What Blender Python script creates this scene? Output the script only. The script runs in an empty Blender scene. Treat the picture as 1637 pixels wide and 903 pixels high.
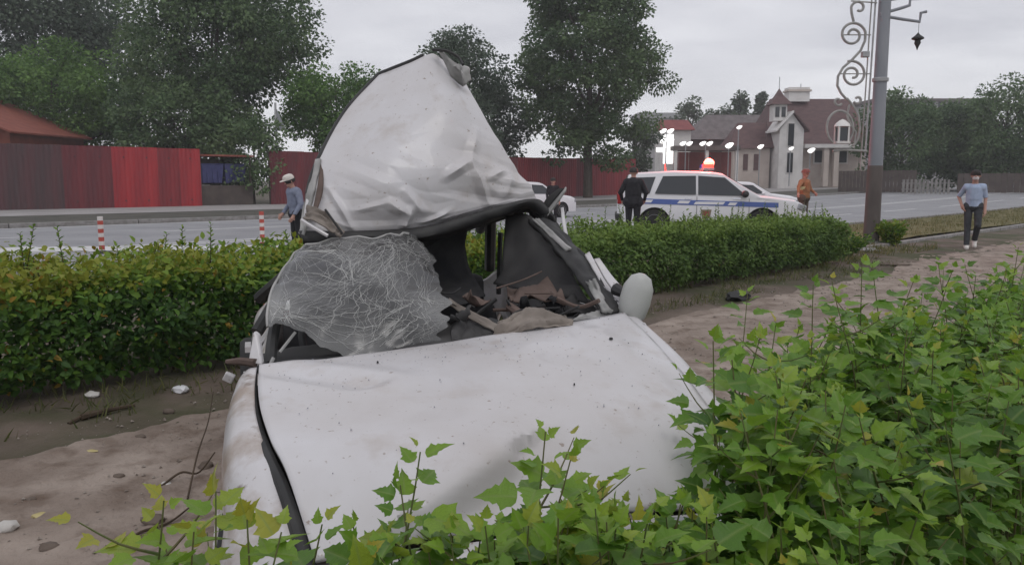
import bpy, bmesh, math, random
import numpy as np
from mathutils import Vector, Matrix, noise, Euler

R = math.radians
sc = bpy.context.scene
COL = sc.collection
random.seed(7)
RNG = np.random.default_rng(11)

# ------------------------------------------------------------------ camera
FPX, CW, CH, HOR = 1260.0, 1637.0, 903.0, 290.0
CAM_H = 1.5
PITCH = math.atan((CH / 2 - HOR) / FPX)
cam = bpy.data.cameras.new('camera')
cam_o = bpy.data.objects.new('camera', cam)
COL.objects.link(cam_o)
cam.sensor_width = 36.0
cam.lens = FPX / CW * 36.0
cam.clip_start = 0.05
cam.clip_end = 3000
cam_o.location = (0, 0, CAM_H)
cam_o.rotation_euler = (math.pi / 2 - PITCH, 0, 0)
sc.camera = cam_o

# ------------------------------------------------------------------ light
SUN_EL, SUN_AZ = R(58), R(200)
w = bpy.data.worlds.new('World')
sc.world = w
w.use_nodes = True
nt = w.node_tree
N, LK = nt.nodes, nt.links
N.clear()
wo = N.new('ShaderNodeOutputWorld')
bg = N.new('ShaderNodeBackground')
sky = N.new('ShaderNodeTexSky')
sky.sky_type = 'NISHITA'
sky.sun_disc = False
sky.sun_elevation = SUN_EL
sky.sun_rotation = SUN_AZ
tc = N.new('ShaderNodeTexCoord')
sep = N.new('ShaderNodeSeparateXYZ')
LK.new(tc.outputs['Generated'], sep.inputs[0])
# overcast sheet: cloud plane projection
zc = N.new('ShaderNodeMath'); zc.operation = 'MAXIMUM'; zc.inputs[1].default_value = 0.0
LK.new(sep.outputs['Z'], zc.inputs[0])
za = N.new('ShaderNodeMath'); za.operation = 'ADD'; za.inputs[1].default_value = 0.16
LK.new(zc.outputs[0], za.inputs[0])
dv = N.new('ShaderNodeVectorMath'); dv.operation = 'DIVIDE'
LK.new(tc.outputs['Generated'], dv.inputs[0])
cb = N.new('ShaderNodeCombineXYZ')
for i in range(3):
    LK.new(za.outputs[0], cb.inputs[i])
LK.new(cb.outputs[0], dv.inputs[1])
mp = N.new('ShaderNodeMapping')
mp.inputs['Scale'].default_value = (0.9, 1.3, 0.0)
mp.inputs['Rotation'].default_value = (0, 0, R(20))
LK.new(dv.outputs[0], mp.inputs[0])
cn = N.new('ShaderNodeTexNoise')
cn.inputs['Scale'].default_value = 1.5
cn.inputs['Detail'].default_value = 6
cn.inputs['Roughness'].default_value = 0.5
LK.new(mp.outputs[0], cn.inputs['Vector'])
cr = N.new('ShaderNodeValToRGB')
cr.color_ramp.elements[0].position = 0.3
cr.color_ramp.elements[0].color = (0.60, 0.60, 0.65, 1)
cr.color_ramp.elements[1].position = 0.72
cr.color_ramp.elements[1].color = (0.85, 0.85, 0.89, 1)
LK.new(cn.outputs['Fac'], cr.inputs[0])
hr = N.new('ShaderNodeMapRange')       # thin cloud along the horizon
hr.inputs['From Min'].default_value = 0.0
hr.inputs['From Max'].default_value = 0.17
hr.inputs['To Min'].default_value = 0.75
hr.inputs['To Max'].default_value = 0.0
hr.interpolation_type = 'SMOOTHSTEP'
LK.new(sep.outputs['Z'], hr.inputs['Value'])
mx = N.new('ShaderNodeMixRGB')
mx.inputs[2].default_value = (1.0, 1.0, 1.02, 1)
LK.new(hr.outputs[0], mx.inputs[0])
LK.new(cr.outputs[0], mx.inputs[1])
sk = N.new('ShaderNodeMixRGB'); sk.blend_type = 'MULTIPLY'; sk.inputs[0].default_value = 1
sk.inputs[2].default_value = (0.1, 0.1, 0.1, 1)
LK.new(sky.outputs[0], sk.inputs[1])
fin = N.new('ShaderNodeMixRGB'); fin.inputs[0].default_value = 0.93
LK.new(sk.outputs[0], fin.inputs[1])
LK.new(mx.outputs[0], fin.inputs[2])
LK.new(fin.outputs[0], bg.inputs[0])
bg.inputs[1].default_value = 1.06
LK.new(bg.outputs[0], wo.inputs[0])

sun = bpy.data.lights.new('sun', 'SUN')
sun.energy = 0.6
sun.angle = R(25)
sun.color = (1.0, 0.97, 0.93)
sun_o = bpy.data.objects.new('sun', sun)
COL.objects.link(sun_o)
sun_o.rotation_euler = (R(90) - SUN_EL, 0, R(25))
sun_o.location = (0, -5, 30)

sc.view_settings.view_transform = 'Standard'
sc.view_settings.look = 'None'
sc.view_settings.exposure = 0.0
sc.view_settings.gamma = 1.0
sc.view_settings.use_curve_mapping = False
sc.render.engine = 'CYCLES'
sc.cycles.use_denoising = True
sc.cycles.max_bounces = 6
sc.cycles.transparent_max_bounces = 10

# ------------------------------------------------------------------ layout helpers
CP, SP = math.cos(PITCH), math.sin(PITCH)
UD = Vector((math.sin(R(46)), math.cos(R(46)), 0))       # along the road
ND = Vector((-math.cos(R(46)), math.sin(R(46)), 0))      # across it, away from the camera


def at(px, py, Y):
    """point seen at photo pixel px,py standing Y metres in front of the camera"""
    dx = (px - CW / 2) / FPX
    dy = -(py - CH / 2) / FPX
    d = Vector((dx, dy * SP + CP, dy * CP - SP))
    t = Y / d.y
    return Vector((d.x * t, Y, CAM_H + d.z * t))


def xat(px, Y, z=1.2):
    """world x of column px at distance Y (height barely matters)"""
    return (px - CW / 2) / FPX * (Y * CP + (CAM_H - z) * SP)


def proj(p):
    x, y, z = p[0], p[1], p[2] - CAM_H
    fz = y * CP - z * SP
    uy = y * SP + z * CP
    if fz < 0.05:
        return None
    return (CW / 2 + FPX * x / fz, CH / 2 - FPX * uy / fz)


def sn(s, n, z=0.0):
    p = UD * s + ND * n
    return Vector((p.x, p.y, z))


def to_sn(x, y):
    return (x * UD.x + y * UD.y, x * ND.x + y * ND.y)


def rise_s(s):
    t = (s - 45) / 6.0
    return 0.016 * 6.0 * (math.log1p(math.exp(t)) if t < 30 else t)


def gz(x, y):
    return rise_s(x * UD.x + y * UD.y)


def bump(x, y):
    """trodden earth relief"""
    v = Vector((x, y, 0.0))
    b = 0.022 * noise.noise(v * 1.1) + 0.012 * noise.noise(v * 3.7 + Vector((5, 2, 1)))
    b += 0.026 * abs(noise.noise(v * 6.0))
    b += 0.010 * noise.noise(v * 15.0)
    return b


# ------------------------------------------------------------------ material helpers
MATS = {}


def principled(name, color=(0.5, 0.5, 0.5), rough=0.6, metal=0.0, spec=0.5, emit=None, estr=0.0):
    m = bpy.data.materials.new(name)
    m.use_nodes = True
    b = m.node_tree.nodes['Principled BSDF']
    b.inputs['Base Color'].default_value = (*color, 1)
    b.inputs['Roughness'].default_value = rough
    b.inputs['Metallic'].default_value = metal
    b.inputs['Specular IOR Level'].default_value = spec
    if emit:
        b.inputs['Emission Color'].default_value = (*emit, 1)
        b.inputs['Emission Strength'].default_value = estr
    MATS[name] = m
    return m


def noisy(name, c1, c2, scale=5.0, rough=0.7, detail=5, bump_s=0.0, bump_scale=None, metal=0.0, lo=0.35, hi=0.65,
          stretch=(1, 1, 1), spec=0.4, coords='Object', c3=None, scale3=1.0, lo3=0.55, hi3=0.65):
    m = principled(name, c1, rough, metal, spec)
    t = m.node_tree
    b = t.nodes['Principled BSDF']
    tc = t.nodes.new('ShaderNodeTexCoord')
    mp = t.nodes.new('ShaderNodeMapping')
    mp.inputs['Scale'].default_value = stretch
    t.links.new(tc.outputs[coords], mp.inputs[0])
    n = t.nodes.new('ShaderNodeTexNoise')
    n.inputs['Scale'].default_value = scale
    n.inputs['Detail'].default_value = detail
    t.links.new(mp.outputs[0], n.inputs['Vector'])
    r = t.nodes.new('ShaderNodeValToRGB')
    r.color_ramp.elements[0].position = lo
    r.color_ramp.elements[1].position = hi
    r.color_ramp.elements[0].color = (*c1, 1)
    r.color_ramp.elements[1].color = (*c2, 1)
    t.links.new(n.outputs['Fac'], r.inputs[0])
    out = r.outputs[0]
    if c3:
        n3 = t.nodes.new('ShaderNodeTexNoise')
        n3.inputs['Scale'].default_value = scale3
        n3.inputs['Detail'].default_value = 6
        t.links.new(mp.outputs[0], n3.inputs['Vector'])
        mr = t.nodes.new('ShaderNodeMapRange')
        mr.inputs['From Min'].default_value = lo3
        mr.inputs['From Max'].default_value = hi3
        t.links.new(n3.outputs['Fac'], mr.inputs['Value'])
        mm = t.nodes.new('ShaderNodeMixRGB')
        mm.inputs[2].default_value = (*c3, 1)
        t.links.new(mr.outputs[0], mm.inputs[0])
        t.links.new(out, mm.inputs[1])
        out = mm.outputs[0]
    t.links.new(out, b.inputs['Base Color'])
    if bump_s:
        n2 = t.nodes.new('ShaderNodeTexNoise')
        n2.inputs['Scale'].default_value = bump_scale or scale * 6
        n2.inputs['Detail'].default_value = 6
        t.links.new(mp.outputs[0], n2.inputs['Vector'])
        bp = t.nodes.new('ShaderNodeBump')
        bp.inputs['Strength'].default_value = bump_s
        bp.inputs['Distance'].default_value = 0.02
        t.links.new(n2.outputs['Fac'], bp.inputs['Height'])
        t.links.new(bp.outputs[0], b.inputs['Normal'])
    return m


def leaf_mat(name, stops, rough=0.45, transl=0.25, spec=0.4):
    """leaf colour picked per leaf through the 'tint' attribute"""
    m = principled(name, stops[0], rough, 0, spec)
    t = m.node_tree
    b = t.nodes['Principled BSDF']
    a = t.nodes.new('ShaderNodeAttribute')
    a.attribute_name = 'tint'
    r = t.nodes.new('ShaderNodeValToRGB')
    els = r.color_ramp.elements
    while len(els) < len(stops):
        els.new(0.5)
    for i, c in enumerate(stops):
        els[i].position = i / (len(stops) - 1)
        els[i].color = (*c, 1)
    t.links.new(a.outputs['Fac'], r.inputs[0])
    rb = t.nodes.new('ShaderNodeAttribute'); rb.attribute_name = 'rib'
    rm = t.nodes.new('ShaderNodeMapRange'); rm.inputs['From Min'].default_value = 0.86; rm.inputs['From Max'].default_value = 1.0
    rm.inputs['To Max'].default_value = 0.55
    t.links.new(rb.outputs['Fac'], rm.inputs['Value'])
    tcn = t.nodes.new('ShaderNodeTexCoord')
    nn_ = t.nodes.new('ShaderNodeTexNoise'); nn_.inputs['Scale'].default_value = 34 if 'shrub' in name else 3
    t.links.new(tcn.outputs['Object'], nn_.inputs['Vector'])
    nr_ = t.nodes.new('ShaderNodeMapRange'); nr_.inputs['To Min'].default_value = 0.72; nr_.inputs['To Max'].default_value = 1.28
    t.links.new(nn_.outputs['Fac'], nr_.inputs['Value'])
    mu = t.nodes.new('ShaderNodeMixRGB'); mu.blend_type = 'MULTIPLY'; mu.inputs[0].default_value = 1
    t.links.new(r.outputs[0], mu.inputs[1]); t.links.new(nr_.outputs[0], mu.inputs[2])
    mr_ = t.nodes.new('ShaderNodeMixRGB'); mr_.inputs[2].default_value = (0.24, 0.32, 0.09, 1)
    t.links.new(rm.outputs[0], mr_.inputs[0]); t.links.new(mu.outputs[0], mr_.inputs[1])
    r = mr_
    t.links.new(r.outputs[0], b.inputs['Base Color'])
    tr = t.nodes.new('ShaderNodeBsdfTranslucent')
    t.links.new(r.outputs[0], tr.inputs['Color'])
    ms = t.nodes.new('ShaderNodeMixShader')
    ms.inputs[0].default_value = transl
    t.links.new(b.outputs[0], ms.inputs[1])
    t.links.new(tr.outputs[0], ms.inputs[2])
    t.links.new(ms.outputs[0], t.nodes['Material Output'].inputs['Surface'])
    return m


# ------------------------------------------------------------------ object helpers
def empty(name, loc=(0, 0, 0), rz=0.0):
    o = bpy.data.objects.new(name, None)
    COL.objects.link(o)
    o.location = loc
    o.rotation_euler = (0, 0, rz)
    o.empty_display_size = 0.1
    return o


def tag(o, label=None, cat=None, group=None, kind=None):
    if label:
        o['label'] = label
    if cat:
        o['category'] = cat
    if group:
        o['group'] = group
    if kind:
        o['kind'] = kind
    return o


def thing(name, label, cat, loc=(0, 0, 0), rz=0.0, group=None):
    return tag(empty(name, loc, rz), label, cat, group)


class MB:
    """collects the faces of ONE part"""

    def __init__(self):
        self.v, self.f = [], []

    def add(self, vs, fs):
        b = len(self.v)
        self.v += [tuple(p) for p in vs]
        self.f += [tuple(i + b for i in q) for q in fs]

    def box(self, c, d, rot=None):
        hx, hy, hz = d[0] / 2, d[1] / 2, d[2] / 2
        vs = [Vector((x, y, z)) for x in (-hx, hx) for y in (-hy, hy) for z in (-hz, hz)]
        if rot is not None:
            vs = [rot @ p for p in vs]
        c = Vector(c)
        self.add([p + c for p in vs], [(0, 1, 3, 2), (4, 6, 7, 5), (0, 4, 5, 1), (2, 3, 7, 6), (0, 2, 6, 4), (1, 5, 7, 3)])

    def bar(self, p0, p1, wdt, hgt, upv=(0, 0, 1)):
        p0, p1 = Vector(p0), Vector(p1)
        d = p1 - p0
        y = d.normalized()
        x = y.cross(Vector(upv))
        x = x.normalized() if x.length > 1e-5 else Vector((1, 0, 0))
        z = x.cross(y)
        rot = Matrix((x, y, z)).transposed()
        self.box((p0 + p1) / 2, (wdt, d.length, hgt), rot)

    def tube(self, pts, rads, seg=8, cap=True):
        pts = [Vector(p) for p in pts]
        if not hasattr(rads, '__len__'):
            rads = [rads] * len(pts)
        vs, fs = [], []
        prev = None
        for i, p in enumerate(pts):
            t = (pts[min(i + 1, len(pts) - 1)] - pts[max(i - 1, 0)])
            t = t.normalized() if t.length > 1e-9 else Vector((0, 0, 1))
            if prev is None:
                a = t.orthogonal().normalized()
            else:
                a = (prev - t * prev.dot(t))
                a = a.normalized() if a.length > 1e-6 else t.orthogonal().normalized()
            prev = a
            b = t.cross(a)
            for k in range(seg):
                th = 2 * math.pi * k / seg
                vs.append(p + (a * math.cos(th) + b * math.sin(th)) * rads[i])
        for i in range(len(pts) - 1):
            for k in range(seg):
                k2 = (k + 1) % seg
                fs.append((i * seg + k, i * seg + k2, (i + 1) * seg + k2, (i + 1) * seg + k))
        if cap:
            fs.append(tuple(range(seg))[::-1])
            fs.append(tuple((len(pts) - 1) * seg + k for k in range(seg)))
        self.add(vs, fs)

    def lathe(self, prof, seg=20, c=(0, 0, 0), axis='z'):
        vs, fs = [], []
        c = Vector(c)
        for r, h in prof:
            for k in range(seg):
                th = 2 * math.pi * k / seg
                if axis == 'z':
                    vs.append(c + Vector((r * math.cos(th), r * math.sin(th), h)))
                elif axis == 'y':
                    vs.append(c + Vector((r * math.cos(th), h, r * math.sin(th))))
                else:
                    vs.append(c + Vector((h, r * math.cos(th), r * math.sin(th))))
        m = len(prof)
        for i in range(m - 1):
            for k in range(seg):
                k2 = (k + 1) % seg
                fs.append((i * seg + k, i * seg + k2, (i + 1) * seg + k2, (i + 1) * seg + k))
        if prof[0][0] > 1e-4:
            fs.append(tuple(range(seg))[::-1])
        if prof[-1][0] > 1e-4:
            fs.append(tuple((m - 1) * seg + k for k in range(seg)))
        self.add(vs, fs)

    def prism(self, poly, dvec):
        """poly: list of 3D points, extruded along dvec"""
        n = len(poly)
        d = Vector(dvec)
        vs = [Vector(p) for p in poly] + [Vector(p) + d for p in poly]
        fs = [tuple(range(n))[::-1], tuple(range(n, 2 * n))]
        fs += [(i, (i + 1) % n, n + (i + 1) % n, n + i) for i in range(n)]
        self.add(vs, fs)

    def mesh(self, name):
        me = bpy.data.meshes.new(name)
        me.from_pydata(self.v, [], self.f)
        bm = bmesh.new()
        bm.from_mesh(me)
        bmesh.ops.recalc_face_normals(bm, faces=bm.faces)
        bm.to_mesh(me)
        bm.free()
        me.update()
        return me

    def build(self, name, mat, parent=None, smooth=False, world=False, bevel=0.0, solid=0.0):
        return link(name, self.mesh(name), mat, parent, smooth, world, bevel, solid)


def link(name, me, mat, parent=None, smooth=False, world=False, bevel=0.0, solid=0.0, angle=40):
    o = bpy.data.objects.new(name, me)
    COL.objects.link(o)
    if mat is not None and not me.materials:
        me.materials.append(MATS[mat] if isinstance(mat, str) else mat)
    if parent is not None:
        o.parent = parent
        if world:
            p, off = parent, Vector((0, 0, 0))
            while p is not None:
                off += Vector(p.location)
                p = p.parent
            o.location = -off
    if smooth:
        me.shade_smooth()
        try:
            me.set_sharp_from_angle(angle=R(angle))
        except Exception:
            pass
    if solid:
        md = o.modifiers.new('solid', 'SOLIDIFY')
        md.thickness = solid
        md.offset = -1
    if bevel:
        md = o.modifiers.new('bevel', 'BEVEL')
        md.width = bevel
        md.segments = 2
        md.limit_method = 'ANGLE'
    return o


def crom(p0, p1, p2, p3, t):
    return 0.5 * ((2 * p1) + (p2 - p0) * t + (2 * p0 - 5 * p1 + 4 * p2 - p3) * t * t + (3 * p1 - p0 - 3 * p2 + p3) * t ** 3)


def curve_at(pts, t):
    n = len(pts) - 1
    x = min(max(t, 0), 1) * n
    i = min(int(x), n - 1)
    f = x - i
    p1, p2 = pts[i], pts[i + 1]
    p0 = pts[i - 1] if i > 0 else p1 * 2 - p2
    p3 = pts[i + 2] if i + 2 <= n else p2 * 2 - p1
    return crom(p0, p1, p2, p3, f)


def spline(pts, n):
    pts = [Vector(p) for p in pts]
    return [curve_at(pts, i / n) for i in range(n + 1)]


def patch(net, nu, nv, disp=None):
    """smooth sheet through a net of points; disp(u,v)->metres along the normal. returns verts grid + faces"""
    net = [[Vector(p) for p in row] for row in net]
    cols = [[curve_at(row, u / nu) for row in net] for u in range(nu + 1)]
    g = [[curve_at(cols[u], v / nv) for u in range(nu + 1)] for v in range(nv + 1)]
    if disp:
        nrm = []
        for v in range(nv + 1):
            for u in range(nu + 1):
                a = g[v][min(u + 1, nu)] - g[v][max(u - 1, 0)]
                b = g[min(v + 1, nv)][u] - g[max(v - 1, 0)][u]
                nn = a.cross(b)
                nrm.append(nn.normalized() if nn.length > 1e-9 else Vector((0, 0, 1)))
        g = [[g[v][u] + nrm[v * (nu + 1) + u] * disp(u / nu, v / nv) for u in range(nu + 1)] for v in range(nv + 1)]
    vs = [p for row in g for p in row]
    W = nu + 1
    fs = [(v * W + u, v * W + u + 1, (v + 1) * W + u + 1, (v + 1) * W + u) for v in range(nv) for u in range(nu)]
    return vs, fs, g


def sheet(name, net, nu, nv, mat, parent, disp=None, solid=0.004, world=True, smooth=True, angle=60):
    vs, fs, g = patch(net, nu, nv, disp)
    me = bpy.data.meshes.new(name)
    me.from_pydata([tuple(p) for p in vs], [], fs)
    me.update()
    return link(name, me, mat, parent, smooth, world, 0, solid, angle), g


# ---- foliage: many leaves in one mesh
def leaf_template(kind):
    if kind == 'lobed':
        out = [(0.0, 0.0), (0.20, 0.02), (0.36, 0.12), (0.37, 0.22), (0.52, 0.37), (0.38, 0.41), (0.26, 0.48), (0.31, 0.57), (0.20, 0.66),
               (0.19, 0.76), (0.09, 0.87), (0.0, 1.08)]
        vs, fs = [], []
        for (x, y) in out:
            zz = -0.22 * y * y
            vs += [(-x, y, zz + 0.36 * x - 0.30 * x * x), (0, y, zz), (x, y, zz + 0.36 * x - 0.30 * x * x)]
        for i in range(len(out) - 1):
            a, b = i * 3, (i + 1) * 3
            fs += [(a, a + 1, b + 1, b), (a + 1, a + 2, b + 2, b + 1)]
        return np.array(vs), fs
    if kind == 'oval':
        vs = [(0, 0, 0), (-0.27, 0.35, 0.09), (0, 0.4, 0), (0.27, 0.35, 0.09), (-0.2, 0.72, 0.02), (0.2, 0.72, 0.02), (0, 1, -0.14)]
        return np.array(vs), [(0, 2, 1), (0, 3, 2), (1, 2, 6, 4), (2, 3, 5, 6)]
    vs = [(0, 0, 0), (-0.36, 0.45, 0.08), (0.36, 0.5, 0.08), (0, 1, -0.1)]
    return np.array(vs), [(0, 2, 1), (1, 2, 3)]


def rot_from(dirs, ups):
    """leaf frames: y along dirs, z roughly ups"""
    y = dirs / np.maximum(np.linalg.norm(dirs, axis=1, keepdims=True), 1e-9)
    x = np.cross(y, ups)
    x /= np.maximum(np.linalg.norm(x, axis=1, keepdims=True), 1e-9)
    z = np.cross(x, y)
    return np.stack([x, y, z], axis=2)


def leaves_mesh(name, kind, P, dirs, ups, size, tint):
    tv, tf = leaf_template(kind)
    n, m = len(P), len(tv)
    Rm = rot_from(dirs, ups)
    V = np.einsum('nij,mj->nmi', Rm, tv) * size[:, None, None] + P[:, None, :]
    V = V.reshape(-1, 3)
    lens = np.array([len(f) for f in tf])
    flat = np.concatenate([np.array(f) for f in tf])
    loops = (flat[None, :] + (np.arange(n) * m)[:, None]).reshape(-1)
    ltot = np.tile(lens, n)
    lstart = np.concatenate([[0], np.cumsum(ltot)[:-1]])
    me = bpy.data.meshes.new(name)
    me.vertices.add(len(V))
    me.vertices.foreach_set('co', V.astype(np.float32).ravel())
    me.loops.add(len(loops))
    me.loops.foreach_set('vertex_index', loops.astype(np.int32))
    me.polygons.add(len(ltot))
    me.polygons.foreach_set('loop_start', lstart.astype(np.int32))
    me.polygons.foreach_set('loop_total', ltot.astype(np.int32))
    me.update(calc_edges=True)
    a = me.attributes.new('tint', 'FLOAT', 'POINT')
    a.data.foreach_set('value', np.repeat(np.clip(tint, 0, 1), m).astype(np.float32))
    if kind == 'lobed':
        rib = me.attributes.new('rib', 'FLOAT', 'POINT')
        rib.data.foreach_set('value', np.tile(1 - np.minimum(1, np.abs(tv[:, 0]) / 0.45), n).astype(np.float32))
    me.validate()
    return me


def unit(n):
    v = RNG.normal(size=(n, 3))
    return v / np.linalg.norm(v, axis=1, keepdims=True)


# ------------------------------------------------------------------ materials
noisy('earth', (0.085, 0.066, 0.05), (0.16, 0.125, 0.10), 1.4, 0.95, 8, 0.6, 30, c3=(0.055, 0.06, 0.025), scale3=0.8, lo3=0.45, hi3=0.6)
noisy('path_dirt', (0.205, 0.16, 0.13), (0.345, 0.285, 0.242), 2.1, 0.95, 14, 1.0, 26, c3=(0.135, 0.095, 0.07), scale3=5.5, lo3=0.50, hi3=0.75)
noisy('asphalt', (0.23, 0.23, 0.242), (0.295, 0.295, 0.307), 0.6, 0.8, 6, 0.25, 60, stretch=(1, 1, 1))
noisy('footway', (0.26, 0.245, 0.24), (0.34, 0.325, 0.32), 0.8, 0.9)
noisy('verge_dark', (0.055, 0.055, 0.045), (0.09, 0.085, 0.07), 1.0, 0.95)
noisy('lawn', (0.10, 0.095, 0.03), (0.16, 0.13, 0.055), 1.6, 0.95, 8, 0.5, 30)
noisy('line_paint', (0.62, 0.62, 0.62), (0.42, 0.42, 0.42), 4, 0.7, lo=0.4, hi=0.75)
noisy('kerb_stone', (0.20, 0.19, 0.18), (0.30, 0.29, 0.28), 6, 0.9, bump_s=0.3)
noisy('bark', (0.05, 0.04, 0.03), (0.10, 0.085, 0.07), 8, 0.95, bump_s=0.6, stretch=(1, 1, 0.25))
noisy('twig', (0.05, 0.035, 0.022), (0.085, 0.06, 0.04), 10, 0.9)
noisy('green_stem', (0.085, 0.12, 0.03), (0.12, 0.10, 0.04), 14, 0.7)
leaf_mat('shrub_leaf', [(0.055, 0.135, 0.018), (0.105, 0.225, 0.024), (0.16, 0.30, 0.03), (0.24, 0.37, 0.038), (0.40, 0.35, 0.05)], 0.4, 0.38, 0.45)
leaf_mat('hedge_leaf', [(0.028, 0.072, 0.019), (0.06, 0.135, 0.026), (0.11, 0.215, 0.03), (0.21, 0.30, 0.036), (0.34, 0.20, 0.035)], 0.55, 0.32, 0.3)
leaf_mat('far_hedge_leaf', [(0.06, 0.11, 0.036), (0.105, 0.18, 0.044), (0.155, 0.245, 0.052), (0.23, 0.305, 0.065)], 0.6, 0.32, 0.3)
leaf_mat('tree_leaf', [(0.058, 0.105, 0.046), (0.09, 0.15, 0.064), (0.128, 0.198, 0.084), (0.165, 0.235, 0.105)], 0.6, 0.35, 0.3)
leaf_mat('fresh_tree_leaf', [(0.07, 0.145, 0.04), (0.115, 0.215, 0.052), (0.155, 0.27, 0.066)], 0.6, 0.35, 0.3)
leaf_mat('dusk_tree_leaf', [(0.066, 0.10, 0.068), (0.098, 0.138, 0.09), (0.135, 0.18, 0.118)], 0.6, 0.35, 0.3)
leaf_mat('grass_blade', [(0.05, 0.075, 0.018), (0.11, 0.12, 0.035), (0.21, 0.17, 0.07)], 0.6, 0.2)
noisy('fence_red', (0.155, 0.022, 0.028), (0.245, 0.026, 0.032), 1.3, 0.5, 5, stretch=(1.6, 1.6, 0.15), spec=0.4)
noisy('fence_red_glow', (0.24, 0.022, 0.03), (0.38, 0.03, 0.036), 1.3, 0.45, 5, stretch=(1.6, 1.6, 0.15))  # same red sheet with the emergency beacon's glow painted into its colour
noisy('fence_brown', (0.062, 0.045, 0.047), (0.10, 0.043, 0.047), 1.3, 0.6, 5, stretch=(1.6, 1.6, 0.15))
noisy('fence_maroon', (0.10, 0.028, 0.034), (0.16, 0.028, 0.034), 1.3, 0.55, 5, stretch=(1.6, 1.6, 0.15))
noisy('blue_bin', (0.04, 0.045, 0.14), (0.06, 0.065, 0.18), 3, 0.5)
noisy('rust_roof', (0.20, 0.055, 0.04), (0.26, 0.08, 0.055), 2, 0.7)
noisy('rust_wall', (0.16, 0.045, 0.03), (0.20, 0.06, 0.04), 2, 0.8)
principled('steel_grey', (0.30, 0.31, 0.33), 0.5, 0.3)
noisy('galvanised', (0.33, 0.335, 0.345), (0.42, 0.425, 0.43), 5, 0.55, metal=0.2)
noisy('scroll_paint', (0.27, 0.265, 0.255), (0.36, 0.35, 0.335), 9, 0.6)
noisy('old_concrete', (0.22, 0.215, 0.21), (0.30, 0.29, 0.28), 4, 0.9)
noisy('roof_maroon', (0.10, 0.062, 0.062), (0.14, 0.085, 0.083), 1.5, 0.85, stretch=(1, 1, 3))
noisy('roof_grey', (0.12, 0.105, 0.105), (0.17, 0.15, 0.15), 1.5, 0.85)
noisy('wall_pink', (0.52, 0.45, 0.405), (0.60, 0.53, 0.48), 1.2, 0.85)
noisy('wall_white', (0.64, 0.62, 0.60), (0.74, 0.72, 0.70), 1.2, 0.8)
noisy('wall_red', (0.19, 0.05, 0.05), (0.24, 0.065, 0.06), 1.2, 0.7)
noisy('wall_dark', (0.09, 0.08, 0.075), (0.12, 0.105, 0.10), 1.2, 0.8)
noisy('panel_block', (0.34, 0.33, 0.34), (0.42, 0.41, 0.42), 0.6, 0.85)
noisy('wood_dark', (0.07, 0.055, 0.05), (0.10, 0.08, 0.07), 2, 0.85)
noisy('picket_grey', (0.20, 0.19, 0.18), (0.27, 0.255, 0.24), 3, 0.85)
principled('window_glass', (0.03, 0.035, 0.04), 0.08, 0, 0.6)
principled('lamp_lit', (0.9, 0.9, 0.88), 0.4, 0, 0.5, (1.0, 0.98, 0.95), 1.5)
principled('beacon_red', (0.8, 0.05, 0.03), 0.3, 0, 0.5, (1.0, 0.03, 0.02), 5.0)
principled('beacon_core', (0.9, 0.5, 0.4), 0.3, 0, 0.5, (1.0, 0.16, 0.11), 5.0)
principled('beacon_blue', (0.05, 0.08, 0.5), 0.25)
principled('vehicle_white', (0.74, 0.74, 0.76), 0.25, 0, 0.5)
principled('stripe_blue', (0.07, 0.12, 0.36), 0.3)
principled('mark_white', (0.7, 0.7, 0.72), 0.4)
principled('crest_gold', (0.22, 0.17, 0.11), 0.5)
principled('crest_red', (0.3, 0.07, 0.06), 0.5)
principled('tyre', (0.022, 0.022, 0.022), 0.85)
principled('alloy', (0.42, 0.42, 0.43), 0.35, 0.7)
principled('black_plastic', (0.022, 0.022, 0.023), 0.6)
principled('lamp_glass', (0.35, 0.36, 0.38), 0.12, 0.3)
principled('tail_red', (0.30, 0.015, 0.015), 0.25)
principled('chrome', (0.6, 0.6, 0.62), 0.2, 0.9)
principled('red_marker', (0.42, 0.07, 0.05), 0.55)
principled('white_marker', (0.62, 0.58, 0.55), 0.55)
# wreck
noisy('interior_grey', (0.035, 0.034, 0.035), (0.06, 0.058, 0.057), 6, 0.85)
noisy('interior_cloth', (0.02, 0.02, 0.022), (0.038, 0.037, 0.038), 12, 0.95)
noisy('trim_beige', (0.17, 0.145, 0.125), (0.27, 0.235, 0.205), 7, 0.85)
noisy('trim_brown', (0.085, 0.06, 0.05), (0.14, 0.10, 0.085), 9, 0.85)
noisy('bare_metal', (0.20, 0.195, 0.19), (0.34, 0.33, 0.32), 12, 0.5, metal=0.4)
noisy('torn_grey', (0.24, 0.24, 0.23), (0.42, 0.41, 0.40), 8, 0.7)
noisy('mirror_shell', (0.40, 0.405, 0.39), (0.47, 0.475, 0.455), 5, 0.4)
noisy('rubber_seal', (0.02, 0.02, 0.021), (0.04, 0.039, 0.038), 10, 0.6)
noisy('stone_pale', (0.45, 0.43, 0.40), (0.58, 0.56, 0.53), 8, 0.9)
noisy('rubbish_yellow', (0.40, 0.33, 0.14), (0.5, 0.43, 0.22), 8, 0.8)
noisy('soil_clod', (0.11, 0.085, 0.068), (0.18, 0.145, 0.12), 8, 0.95)


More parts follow.
